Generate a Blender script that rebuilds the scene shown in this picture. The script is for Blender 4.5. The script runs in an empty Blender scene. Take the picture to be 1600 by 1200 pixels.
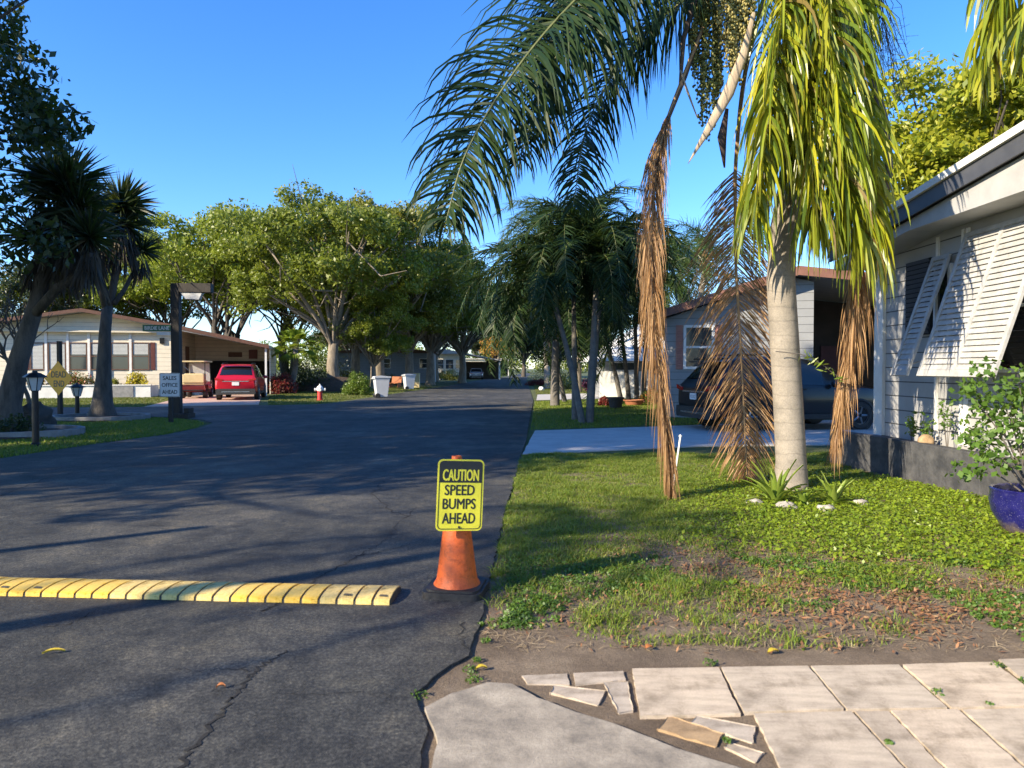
import bpy, bmesh, math, random
import numpy as np
from math import sin, cos, pi, radians, sqrt, atan2, tan
from mathutils import Vector, Matrix
from mathutils.geometry import tessellate_polygon

# ------------------------------------------------------------------ camera, sky, sun
S = bpy.context.scene
COL = S.collection
FPX, CU, CV, CAMH = 1110.0, 800.0, 600.0, 1.5
TH = math.atan(24.5 / FPX)
SUN_EL = 26.0
SUN_DIR = Vector((0.82, 0.57, 0)).normalized()      # the way shadows fall on the ground
cd = bpy.data.cameras.new('camera'); cam = bpy.data.objects.new('camera', cd); COL.objects.link(cam)
cam.location = (0, 0, CAMH); cam.rotation_euler = (pi / 2 - TH, 0, 0)
cd.sensor_width = 36; cd.lens = FPX / 1600 * 36; cd.clip_start = .05; cd.clip_end = 3000
cd.dof.use_dof = True; cd.dof.focus_distance = 13.0; cd.dof.aperture_fstop = 3.6
S.camera = cam
w = bpy.data.worlds.new('World'); S.world = w; w.use_nodes = True
nt = w.node_tree; bg = nt.nodes['Background']
sky = nt.nodes.new('ShaderNodeTexSky'); sky.sky_type = 'NISHITA'; sky.sun_disc = False
sky.sun_elevation = radians(SUN_EL); sky.sun_rotation = math.atan2(-SUN_DIR.x, -SUN_DIR.y)
sky.air_density = 1.0; sky.dust_density = 0.1; sky.ozone_density = 3.0; sky.altitude = 0
hs = nt.nodes.new('ShaderNodeHueSaturation'); hs.inputs['Saturation'].default_value = 1.25
nt.links.new(sky.outputs[0], hs.inputs['Color']); 
tint = nt.nodes.new('ShaderNodeMix'); tint.data_type = 'RGBA'; tint.blend_type = 'MULTIPLY'; tint.inputs[0].default_value = 1
tint.inputs[7].default_value = (.90, 1.0, 1.26, 1)
nt.links.new(hs.outputs[0], tint.inputs[6]); nt.links.new(tint.outputs[2], bg.inputs[0])
bg.inputs[1].default_value = 0.118
sl = bpy.data.lights.new('sun', 'SUN'); so = bpy.data.objects.new('sun', sl); COL.objects.link(so)
sl.energy = 5.0; sl.angle = radians(.55); sl.color = (1, .87, .66)
so.rotation_euler = Vector((SUN_DIR.x * cos(radians(SUN_EL)), SUN_DIR.y * cos(radians(SUN_EL)), -sin(radians(SUN_EL)))).to_track_quat('-Z', 'Y').to_euler()
S.view_settings.view_transform = 'Standard'; S.view_settings.look = 'None'
S.view_settings.exposure = 1.15; S.view_settings.gamma = 1
try:
    S.cycles.max_bounces = 6; S.cycles.transparent_max_bounces = 6
    S.cycles.diffuse_bounces = 3
except Exception: pass

# ------------------------------------------------------------------ pixel <-> world
def ray(u, v):
    a = (u - CU) / FPX; b = (CV - v) / FPX
    return Vector((a, cos(TH) + b * sin(TH), -sin(TH) + b * cos(TH)))
def G(u, v, z=0.0):
    d = ray(u, v); t = (z - CAMH) / d.z
    return Vector((d.x * t, d.y * t, z))
def P(u, v, Y):
    d = ray(u, v); t = Y / d.y
    return Vector((d.x * t, Y, CAMH + d.z * t))
def XatPlane(u, v, X):
    d = ray(u, v); t = X / d.x
    return Vector((X, d.y * t, CAMH + d.z * t))
def onwall(u, v, O, ang):
    """local (x, z) of the pixel on the vertical wall through O running along ang"""
    d = ray(u, v); n = Vector((-sin(ang), cos(ang), 0)); t = (Vector((O[0], O[1], 0)) - Vector((0, 0, 0))).dot(n) / d.dot(n)
    p = Vector((d.x * t, d.y * t, CAMH + d.z * t)); q = p - Vector((O[0], O[1], 0))
    return q.x * cos(ang) + q.y * sin(ang), p.z
def project(x, y, z):
    dz = z - CAMH
    zc = y * cos(TH) - dz * sin(TH); yc = y * sin(TH) + dz * cos(TH)
    return CU + FPX * x / zc, CV - FPX * yc / zc

# ------------------------------------------------------------------ materials
def newmat(name):
    m = bpy.data.materials.new(name); m.use_nodes = True
    return m, m.node_tree, m.node_tree.nodes['Principled BSDF']
def rgb(c): return (c[0], c[1], c[2], 1)
def coords(nt, kind='Object'):
    return nt.nodes.new('ShaderNodeTexCoord').outputs[kind]
def noise(nt, vec, scale, detail=4, rough=.55):
    n = nt.nodes.new('ShaderNodeTexNoise'); n.inputs['Scale'].default_value = scale
    n.inputs['Detail'].default_value = detail; n.inputs['Roughness'].default_value = rough
    if vec is not None: nt.links.new(vec, n.inputs['Vector'])
    return n.outputs['Fac']
def ramp(nt, fac, stops):
    r = nt.nodes.new('ShaderNodeValToRGB'); e = r.color_ramp.elements
    while len(e) < len(stops): e.new(.5)
    for k, (p, c) in enumerate(stops):
        e[k].position = p; e[k].color = rgb(c) if not isinstance(c, (int, float)) else (c, c, c, 1)
    nt.links.new(fac, r.inputs[0]); return r.outputs[0]
def mixc(nt, fac, a, b, mode='MIX'):
    m = nt.nodes.new('ShaderNodeMix'); m.data_type = 'RGBA'; m.blend_type = mode
    for s, i in ((fac, 0), (a, 6), (b, 7)):
        if isinstance(s, (int, float)): m.inputs[i].default_value = s
        elif isinstance(s, tuple): m.inputs[i].default_value = rgb(s)
        else: nt.links.new(s, m.inputs[i])
    return m.outputs[2]
def bump(nt, b, height, strength=.3, dist=.02):
    n = nt.nodes.new('ShaderNodeBump'); n.inputs['Strength'].default_value = strength; n.inputs['Distance'].default_value = dist
    nt.links.new(height, n.inputs['Height']); nt.links.new(n.outputs[0], b.inputs['Normal'])
def math_(nt, op, a, b=None):
    n = nt.nodes.new('ShaderNodeMath'); n.operation = op
    for i, s in ((0, a), (1, b)):
        if s is None: continue
        if isinstance(s, (int, float)): n.inputs[i].default_value = s
        else: nt.links.new(s, n.inputs[i])
    return n.outputs[0]
def mat(name, c, c2=None, scale=6, rough=.6, metal=0, bs=0, bscale=60, spec=.5, coat=0, stretch=None, lo=.35, hi=.65, dirt=0):
    m, nt, b = newmat(name)
    b.inputs['Roughness'].default_value = rough; b.inputs['Metallic'].default_value = metal
    b.inputs['Specular IOR Level'].default_value = spec
    if coat: b.inputs['Coat Weight'].default_value = coat; b.inputs['Coat Roughness'].default_value = .06
    v = coords(nt)
    if stretch:
        mp = nt.nodes.new('ShaderNodeMapping'); mp.inputs['Scale'].default_value = stretch; nt.links.new(v, mp.inputs[0]); v = mp.outputs[0]
    if c2 is None: c2 = tuple(x * .8 for x in c)
    f = noise(nt, v, scale, 5, .6)
    cc = ramp(nt, f, [(lo, c), (hi, c2)])
    if dirt: cc = mixc(nt, dirt, cc, ramp(nt, noise(nt, v, scale * 1.7 + 3, 8, .75), [(.36, (.30, .27, .23)), (.50, (.9, .89, .87)), (.6, (1, 1, 1))]), 'MULTIPLY')
    nt.links.new(cc, b.inputs['Base Color'])
    if bs: bump(nt, b, noise(nt, v, bscale, 4), bs)
    return m
def leafmat(name, cols, rough=.42, trans=.35, tcol=None, spec=.4):
    m, nt, b = newmat(name)
    g = nt.nodes.new('ShaderNodeNewGeometry')
    n = len(cols); c = ramp(nt, g.outputs['Random Per Island'], [(i / max(1, n - 1), cols[i]) for i in range(n)])
    nt.links.new(c, b.inputs['Base Color']); b.inputs['Roughness'].default_value = rough; b.inputs['Specular IOR Level'].default_value = spec
    t = nt.nodes.new('ShaderNodeBsdfTranslucent')
    tc = mixc(nt, .6, c, tcol or (.32, .40, .03)); nt.links.new(tc, t.inputs[0])
    mx = nt.nodes.new('ShaderNodeMixShader'); mx.inputs[0].default_value = trans
    nt.links.new(b.outputs[0], mx.inputs[1]); nt.links.new(t.outputs[0], mx.inputs[2])
    nt.links.new(mx.outputs[0], nt.nodes['Material Output'].inputs[0])
    return m
def sidingmat(name, c, step=.2, line=.35, c2=None, axis=2, lw=.06):
    m, nt, b = newmat(name); v = coords(nt)
    sp = nt.nodes.new('ShaderNodeSeparateXYZ'); nt.links.new(v, sp.inputs[0])
    fr = math_(nt, 'FRACT', math_(nt, 'DIVIDE', sp.outputs[axis], step))
    ln = ramp(nt, fr, [(0, line), (lw, line), (lw + .03, 1.), (1, 1.)])
    base = ramp(nt, noise(nt, v, 3, 5), [(.3, c), (.75, c2 or tuple(x * .86 for x in c))])
    nt.links.new(mixc(nt, 1.0, base, ln, 'MULTIPLY'), b.inputs['Base Color'])
    bump(nt, b, math_(nt, 'SUBTRACT', 1.0, fr), .6, .02); b.inputs['Roughness'].default_value = .5
    return m
def glassmat(name, c=(.02, .025, .03), rough=.05):
    m, nt, b = newmat(name); b.inputs['Base Color'].default_value = rgb(c); b.inputs['Roughness'].default_value = rough
    b.inputs['Specular IOR Level'].default_value = .8
    return m

M = {}
def asphalt():
    m, nt, b = newmat('asphalt'); v = coords(nt)
    big = ramp(nt, noise(nt, v, .35, 6, .65), [(.36, (.041, .043, .043)), (.52, (.067, .067, .063)), (.68, (.118, .110, .092))])
    mid = noise(nt, v, 9, 6, .75); gr = noise(nt, v, 55, 4, .85)
    fine = noise(nt, v, 150, 3, .8)
    wear = ramp(nt, noise(nt, v, 1.7, 7, .75), [(.40, (.62, .63, .66)), (.52, (1, 1, 1)), (.66, (1.55, 1.45, 1.25))])
    big = mixc(nt, 1., big, wear, 'MULTIPLY')
    spots = ramp(nt, noise(nt, v, 2.6, 3, .5), [(.66, 1.), (.72, .55)]); big = mixc(nt, .8, big, spots, 'MULTIPLY')
    c = mixc(nt, .55, big, ramp(nt, fine, [(.34, (.35, .35, .36)), (.55, (1, 1, 1)), (.72, (2.7, 2.5, 2.3))]), 'MULTIPLY')
    c = mixc(nt, 1., c, ramp(nt, gr, [(.38, (.52, .52, .53)), (.5, (.95, .95, .95)), (.62, (1.85, 1.78, 1.62))]), 'MULTIPLY')
    c = mixc(nt, .8, c, ramp(nt, mid, [(.3, (.6, .6, .62)), (.7, (1.35, 1.32, 1.27))]), 'MULTIPLY')
    mp = nt.nodes.new('ShaderNodeMapping'); mp.inputs['Scale'].default_value = (1, .15, 1); nt.links.new(v, mp.inputs[0])
    st = ramp(nt, noise(nt, mp.outputs[0], 1.2, 4), [(.42, .88), (.6, 1.2)])
    c = mixc(nt, .8, c, st, 'MULTIPLY')
    nt.links.new(c, b.inputs['Base Color'])
    nt.links.new(ramp(nt, mid, [(.3, .6), (.7, .85)]), b.inputs['Roughness']); b.inputs['Specular IOR Level'].default_value = .35
    bump(nt, b, math_(nt, 'ADD', fine, math_(nt, 'MULTIPLY', mid, 1.2)), .55, .012)
    return m
M['asphalt'] = asphalt()
M['crack'] = mat('crack_filler', (.008, .008, .009), (.02, .019, .018), 8, .95)
def groundmat():
    m, nt, b = newmat('lawn_ground'); v = coords(nt)
    c = ramp(nt, noise(nt, v, .8, 6, .7), [(.3, (.050, .075, .016)), (.5, (.085, .105, .026)), (.7, (.13, .13, .05))])
    f = noise(nt, v, 40, 4, .7)
    c = mixc(nt, .8, c, ramp(nt, f, [(.3, .45), (.7, 1.5)]), 'MULTIPLY')
    nt.links.new(c, b.inputs['Base Color']); b.inputs['Roughness'].default_value = .95
    bump(nt, b, f, .8, .04); return m
M['ground'] = groundmat()
def soilmat():
    m, nt, b = newmat('sandy_soil'); v = coords(nt)
    c = ramp(nt, noise(nt, v, 2.2, 7, .7), [(.3, (.11, .078, .052)), (.52, (.20, .148, .10)), (.72, (.31, .24, .165))])
    f = noise(nt, v, 120, 4, .8)
    c = mixc(nt, .8, c, ramp(nt, f, [(.3, .45), (.7, 1.5)]), 'MULTIPLY')
    nt.links.new(c, b.inputs['Base Color']); b.inputs['Roughness'].default_value = .95
    bump(nt, b, math_(nt, 'ADD', f, noise(nt, v, 14, 5)), .8, .02); return m
M['soil'] = soilmat()
def concmat(name, c1, c2, c3, sc=3.5):
    m, nt, b = newmat(name); v = coords(nt)
    c = ramp(nt, noise(nt, v, sc, 8, .7), [(.3, c1), (.5, c2), (.7, c3)])
    f = noise(nt, v, 90, 4, .8)
    c = mixc(nt, .6, c, ramp(nt, f, [(.3, .7), (.7, 1.25)]), 'MULTIPLY')
    nt.links.new(c, b.inputs['Base Color']); b.inputs['Roughness'].default_value = .85
    bump(nt, b, f, .4, .01); return m
M['concrete'] = concmat('weathered_concrete', (.14, .122, .10), (.31, .265, .205), (.46, .395, .305), 5)
M['driveway'] = concmat('painted_driveway', (.38, .37, .36), (.48, .46, .44), (.57, .54, .50), 1.5)
M['salmon'] = concmat('salmon_pavers', (.40, .25, .18), (.50, .33, .25), (.58, .40, .31), 1.5)
def slabmat(name, c):
    m, nt, b = newmat(name); v = coords(nt)
    mp = nt.nodes.new('ShaderNodeMapping'); mp.inputs['Scale'].default_value = (1.2, 7, 1); nt.links.new(v, mp.inputs[0])
    c_ = ramp(nt, noise(nt, mp.outputs[0], 2.2, 7, .6), [(.3, tuple(x * .72 for x in c)), (.52, c), (.75, tuple(min(1, x * 1.15) for x in c))])
    oi = nt.nodes.new('ShaderNodeObjectInfo'); c_ = mixc(nt, 1., c_, ramp(nt, oi.outputs['Random'], [(0, (.80, .78, .76)), (.5, (.95, .94, .92)), (1, (1.04, 1.0, .95))]), 'MULTIPLY')
    blot = ramp(nt, noise(nt, v, 4.5, 7, .72), [(.36, (.50, .47, .42)), (.50, (.92, .90, .88)), (.62, (1.06, 1.05, 1.02))])
    f = noise(nt, v, 140, 3, .8)
    c_ = mixc(nt, 1., mixc(nt, .8, c_, blot, 'MULTIPLY'), ramp(nt, f, [(.3, .86), (.7, 1.1)]), 'MULTIPLY')
    nt.links.new(c_, b.inputs['Base Color']); b.inputs['Roughness'].default_value = .85; bump(nt, b, f, .3, .006)
    return m
M['slab'] = slabmat('sandstone_slab', (.56, .475, .37)); M['slab_grey'] = slabmat('grey_slab', (.50, .43, .35)); M['slab_tan'] = slabmat('tan_slab', (.46, .32, .18))
M['orange'] = mat('cone_orange', (.70, .125, .016), (.40, .07, .015), 11, .55, bs=.2, bscale=40, lo=.46, hi=.74, dirt=.7)
M['rubber'] = mat('black_rubber', (.012, .012, .013), (.03, .028, .026), 12, .6, bs=.2)
M['sign_yellow'] = mat('sign_yellow', (.72, .67, .045), (.66, .61, .04), 6, .4, dirt=.25)
M['sign_black'] = mat('sign_black', (.012, .014, .013), (.02, .02, .02), 6, .4)
M['bump_yellow'] = mat('bump_yellow', (.78, .46, .03), (.74, .50, .11), 7, .55, bs=.2, bscale=70, lo=.42, hi=.58, dirt=.75)
M['bump_pale'] = mat('bump_worn_yellow', (.76, .53, .13), (.70, .52, .20), 9, .6, bs=.25, bscale=60, dirt=.9)
M['bump_dark'] = mat('worn_black_mark', (.05, .045, .04), (.12, .10, .06), 20, .8)
M['dead_yellow'] = mat('sign_amber', (.95, .46, .004), (.88, .41, .004), 8, .4)
M['white_sign'] = mat('white_sign', (.68, .68, .68), (.60, .60, .61), 5, .4)
M['green_sign'] = mat('green_sign', (.02, .13, .07), (.015, .10, .06), 5, .4)
M['dark_wood'] = mat('dark_stained_wood', (.020, .016, .014), (.035, .028, .022), 14, .7, bs=.3, stretch=(1, 1, .15))
M['black_metal'] = mat('black_metal', (.012, .012, .013), (.02, .02, .02), 10, .4, metal=.3)
M['shutter_white'] = mat('shutter_white', (.46, .455, .44), (.38, .375, .36), 4, .5, dirt=.35)
M['eave_white'] = mat('eave_white', (.43, .425, .42), (.36, .355, .35), 4, .5)
M['white_metal'] = mat('white_metal', (.76, .75, .72), (.68, .67, .64), 4, .45)
M['white_paint'] = mat('white_paint', (.78, .76, .72), (.66, .64, .60), 3, .6, bs=.1)
M['frost'] = mat('frosted_glass', (.62, .62, .60), (.52, .52, .52), 4, .3)
M['cream_siding'] = sidingmat('cream_siding', (.74, .66, .51), .23, .55)
M['grey_siding'] = sidingmat('grey_siding', (.26, .265, .265), .23, .5)
M['blue_siding'] = sidingmat('blue_grey_siding', (.22, .25, .29), .25, .7)
M['white_siding'] = sidingmat('white_siding', (.40, .395, .385), .215, .16, (.33, .325, .32))
M['brown_trim'] = mat('brown_trim', (.10, .045, .028), (.14, .065, .04), 5, .6)
M['rust_trim'] = mat('rust_trim', (.16, .07, .045), (.20, .09, .06), 5, .6)
M['pink_trim'] = mat('pink_shutter', (.40, .19, .15), (.34, .15, .12), 5, .6)
M['maroon'] = mat('maroon_shutter', (.17, .055, .045), (.13, .045, .038), 5, .6)
M['roof_grey'] = mat('roof_sheet', (.45, .43, .40), (.36, .34, .32), 2, .6)
M['slate_band'] = mat('slate_fascia', (.052, .055, .066), (.075, .078, .088), 3, .5)
M['glass'] = glassmat('window_glass', (.035, .045, .05))
M['blind'] = sidingmat('window_blind', (.46, .47, .45), .07, .45, lw=.25)
M['car_glass'] = glassmat('car_glass', (.010, .012, .014), .04)
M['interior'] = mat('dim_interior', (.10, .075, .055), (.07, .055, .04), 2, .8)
M['dark_and_shade'] = mat('dark_and_shade', (.018, .017, .017), (.03, .028, .026), 5, .9)  # near-black fill for dark parts and for painted carport shade
M['red_paint'] = mat('red_car_paint', (.52, .008, .022), (.50, .008, .02), 2, .3, metal=.15, coat=.8)
M['black_paint'] = mat('black_car_paint', (.010, .011, .014), (.008, .009, .012), 2, .3, metal=.1, coat=.35)
M['silver_paint'] = mat('silver_car_paint', (.42, .42, .44), (.40, .40, .42), 2, .3, metal=.5, coat=.6)
M['grey_paint'] = mat('grey_car_paint', (.12, .13, .15), (.10, .11, .13), 2, .3, metal=.4, coat=.6)
M['plastic'] = mat('black_plastic', (.018, .018, .019), (.028, .028, .028), 12, .6)
M['chrome'] = mat('chrome', (.62, .62, .63), (.55, .55, .56), 4, .2, metal=.9)
M['tail_red'] = mat('tail_lamp_red', (.42, .012, .012), (.30, .01, .01), 4, .15, coat=.6)
M['rim'] = mat('wheel_rim', (.36, .36, .37), (.30, .30, .31), 4, .3, metal=.8)
M['plate'] = mat('licence_plate', (.72, .72, .70), (.66, .66, .66), 4, .4)
M['cart_seat'] = mat('tan_vinyl', (.62, .50, .26), (.56, .44, .22), 4, .5)
M['cart_red'] = mat('dark_red_paint', (.15, .012, .012), (.12, .01, .01), 4, .35, coat=.5)
M['hyd_red'] = mat('hydrant_red', (.50, .035, .03), (.42, .03, .025), 5, .5)
M['bin_grey'] = mat('pale_bin_plastic', (.56, .57, .58), (.50, .51, .52), 3, .5)
M['terracotta'] = mat('terracotta', (.36, .13, .06), (.30, .11, .05), 6, .8)
M['dark_pot'] = mat('dark_pot', (.025, .024, .024), (.04, .038, .036), 6, .7)
def bluepot():
    m, nt, b = newmat('cobalt_glaze'); v = coords(nt); sp = nt.nodes.new('ShaderNodeSeparateXYZ'); nt.links.new(v, sp.inputs[0])
    c = ramp(nt, noise(nt, v, 8, 5), [(.35, (.008, .008, .075)), (.7, (.018, .016, .13))])
    d = mixc(nt, ramp(nt, math_(nt, 'ADD', sp.outputs[2], math_(nt, 'MULTIPLY', noise(nt, v, 14, 4), .22)), [(.14, 0.), (.24, 1.)]), (.13, .10, .085), c)
    d = mixc(nt, ramp(nt, noise(nt, v, 160, 2), [(.66, 0.), (.72, 1.)]), d, (.35, .33, .42))
    nt.links.new(d, b.inputs['Base Color']); b.inputs['Roughness'].default_value = .22; return m
M['blue_pot'] = bluepot()
M['planter_black'] = mat('black_painted_block', (.032, .033, .036), (.085, .083, .082), 5, .7, bs=.6, bscale=18)
M['rock'] = mat('pale_rock', (.42, .38, .33), (.26, .24, .20), 5, .9, bs=.7, bscale=14)
M['dark_rock'] = mat('dark_rock', (.05, .045, .04), (.09, .08, .07), 5, .9, bs=.8, bscale=10)
M['edging'] = mat('concrete_edging', (.30, .29, .28), (.20, .195, .19), 6, .85, bs=.3)
M['mulch'] = mat('brown_mulch', (.05, .032, .022), (.10, .065, .045), 25, .95, bs=.9, bscale=40)
def barkmat(name, c, c2, rings=0, bs=.7):
    m, nt, b = newmat(name); v = coords(nt)
    mp = nt.nodes.new('ShaderNodeMapping'); mp.inputs['Scale'].default_value = (1, 1, .25) if not rings else (1, 1, 1.4); nt.links.new(v, mp.inputs[0])
    n1 = noise(nt, mp.outputs[0], 7 if not rings else 3, 7, .7)
    c_ = ramp(nt, n1, [(.32, c2), (.55, c), (.75, tuple(min(1, x * 1.2) for x in c))])
    h = n1
    if rings:
        sp = nt.nodes.new('ShaderNodeSeparateXYZ'); nt.links.new(v, sp.inputs[0])
        zz = math_(nt, 'ADD', math_(nt, 'MULTIPLY', sp.outputs[2], rings), math_(nt, 'MULTIPLY', noise(nt, v, 1.6, 4), 1.2))
        fr = math_(nt, 'FRACT', zz); ln = ramp(nt, fr, [(0, .80), (.05, .85), (.10, 1.), (1, 1.02)])
        c_ = mixc(nt, .9, c_, ln, 'MULTIPLY'); h = math_(nt, 'ADD', math_(nt, 'MULTIPLY', n1, .7), math_(nt, 'MULTIPLY', ln, .6))
        sc = ramp(nt, noise(nt, v, 4.2, 5, .7), [(.62, 0.), (.70, .75)]); c_ = mixc(nt, sc, c_, (.20, .175, .13))
    f = noise(nt, v, 60, 4, .7); c_ = mixc(nt, .7, c_, ramp(nt, f, [(.3, .7), (.7, 1.25)]), 'MULTIPLY')
    nt.links.new(c_, b.inputs['Base Color']); b.inputs['Roughness'].default_value = .9; bump(nt, b, h, bs, .03)
    return m
M['palm_bark'] = barkmat('smooth_palm_bark', (.27, .235, .19), (.18, .158, .13), 5.5, .45)
M['slim_bark'] = barkmat('grey_palm_bark', (.15, .135, .115), (.09, .08, .07), 9, .5)
M['oak_bark'] = barkmat('pale_tree_bark', (.24, .20, .15), (.11, .09, .07))
M['dark_bark'] = barkmat('dark_tree_bark', (.09, .075, .06), (.045, .038, .032))
M['yucca_bark'] = barkmat('furrowed_yucca_bark', (.11, .095, .08), (.045, .04, .035), 0, 1.0)
M['twig'] = mat('bare_twig', (.14, .12, .10), (.09, .08, .07), 12, .9)
M['leaf_a'] = leafmat('tree_leaf_mid', [(0.101, 0.133, 0.014), (0.149, 0.184, 0.02), (0.203, 0.222, 0.027), (0.115, 0.146, 0.016)])
M['leaf_b'] = leafmat('tree_leaf_bright', [(0.135, 0.184, 0.016), (0.196, 0.241, 0.023), (0.257, 0.286, 0.032), (0.155, 0.203, 0.02)])
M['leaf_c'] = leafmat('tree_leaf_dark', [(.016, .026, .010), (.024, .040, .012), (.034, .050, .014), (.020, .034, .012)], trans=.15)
M['leaf_d'] = leafmat('tree_leaf_lime', [(.20, .25, .02), (.32, .34, .025), (.40, .38, .03), (.13, .18, .02)], trans=.4)
M['leaf_olive'] = leafmat('tree_leaf_olive', [(0.115, 0.127, 0.018), (0.162, 0.165, 0.023), (0.216, 0.203, 0.034), (0.128, 0.133, 0.018)])
M['frond'] = leafmat('palm_leaflet_dark', [(.010, .026, .010), (.018, .038, .012), (.034, .056, .014), (.012, .030, .010)], .45, .16, (.10, .16, .02), spec=.15)
M['frond_y'] = leafmat('palm_leaflet_yellow_green', [(.06, .11, .016), (.17, .23, .02), (.36, .36, .022), (.09, .15, .018), (.25, .29, .024), (.42, .38, .03), (.12, .18, .02), (.20, .13, .05)], .30, .32, (.56, .54, .03))
M['frond_mid'] = leafmat('palm_leaflet_mid', [(.030, .062, .018), (.05, .09, .022), (.075, .115, .026)], .38, .25)
M['frond_dead'] = leafmat('palm_leaflet_dry', [(.24, .125, .050), (.36, .205, .085), (.46, .29, .14), (.17, .085, .038)], .6, .25, (.45, .22, .07))
M['rachis'] = mat('palm_rachis', (.15, .16, .05), (.10, .11, .035), 8, .5)
M['rachis_dry'] = mat('dry_rachis', (.38, .24, .11), (.28, .17, .08), 8, .7)
M['rachis_dark'] = mat('dark_rachis', (.060, .040, .030), (.10, .07, .05), 8, .7)
M['spathe'] = mat('dry_spathe', (.46, .36, .24), (.34, .25, .16), 5, .7, bs=.3, stretch=(1, 1, .2))
M['spathe_dark'] = mat('dark_spathe', (.045, .03, .028), (.09, .06, .05), 5, .7)
M['fruit'] = leafmat('green_palm_fruit', [(.12, .14, .025), (.19, .20, .045), (.27, .25, .08), (.14, .16, .04)], .4, .05)
M['fruit_tan'] = leafmat('tan_palm_fruit', [(.30, .25, .07), (.38, .31, .11), (.26, .24, .06)], .45, .05)
M['yucca_leaf'] = leafmat('yucca_leaf', [(.014, .022, .012), (.022, .034, .014), (.034, .046, .018)], .4, .12)
M['yucca_dead'] = leafmat('yucca_dead_leaf', [(.05, .04, .03), (.09, .075, .055), (.035, .03, .024)], .8, .1, (.2, .14, .07))
M['grass'] = leafmat('grass_blade', [(.085, .155, .016), (.14, .23, .020), (.21, .28, .026), (.28, .30, .045), (.10, .18, .016), (.34, .30, .11)], .5, .35, (.32, .38, .04))
M['grass_far'] = leafmat('grass_blade_far', [(.06, .095, .018), (.10, .13, .025), (.16, .16, .045), (.19, .17, .06)], .5, .3)
M['cover'] = leafmat('cover_leaf', [(.13, .215, .016), (.21, .30, .020), (.27, .34, .026), (.12, .185, .018)], .4, .35, (.42, .50, .03))
M['weed'] = leafmat('weed_leaf', [(.05, .105, .018), (.08, .155, .022), (.11, .19, .028)], .45, .3)
M['litter'] = leafmat('dry_leaf', [(.26, .11, .045), (.34, .17, .08), (.20, .09, .045), (.40, .24, .12), (.15, .09, .05)], .7, .15, (.3, .14, .05))
M['straw'] = leafmat('straw', [(.32, .24, .14), (.40, .31, .19), (.24, .17, .09)], .8, .1, (.3, .2, .1))
M['yellow_leaf'] = mat('yellow_leaf', (.50, .38, .03), (.42, .28, .03), 12, .5)
M['orange_leaf'] = mat('orange_leaf', (.42, .15, .04), (.34, .12, .04), 12, .5)
M['croton'] = leafmat('croton_leaf', [(.50, .40, .02), (.56, .46, .03), (.36, .32, .03), (.20, .24, .02)], .4, .2, (.6, .45, .03))
M['ixora'] = leafmat('ixora_leaf', [(.05, .085, .016), (.08, .12, .02), (.13, .15, .03), (.42, .07, .04), (.06, .10, .018)], .4, .2)
M['bush'] = leafmat('bush_leaf', [(.07, .12, .018), (.11, .17, .022), (.15, .21, .028)], .4, .3)
M['redleaf'] = leafmat('red_leaf', [(.14, .02, .02), (.22, .03, .03), (.10, .03, .02), (.06, .05, .02)], .4, .25, (.4, .05, .04))
M['purple'] = leafmat('purple_leaf', [(.16, .04, .09), (.28, .06, .12), (.08, .06, .03)], .4, .25, (.4, .08, .2))
M['orange_crown'] = leafmat('autumn_leaf', [(.30, .20, .02), (.36, .15, .03), (.22, .24, .03)], .5, .3, (.5, .3, .03))
M['brom'] = leafmat('bromeliad_leaf', [(.14, .22, .03), (.20, .28, .04), (.26, .32, .06)], .35, .3, (.45, .5, .05))

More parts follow.
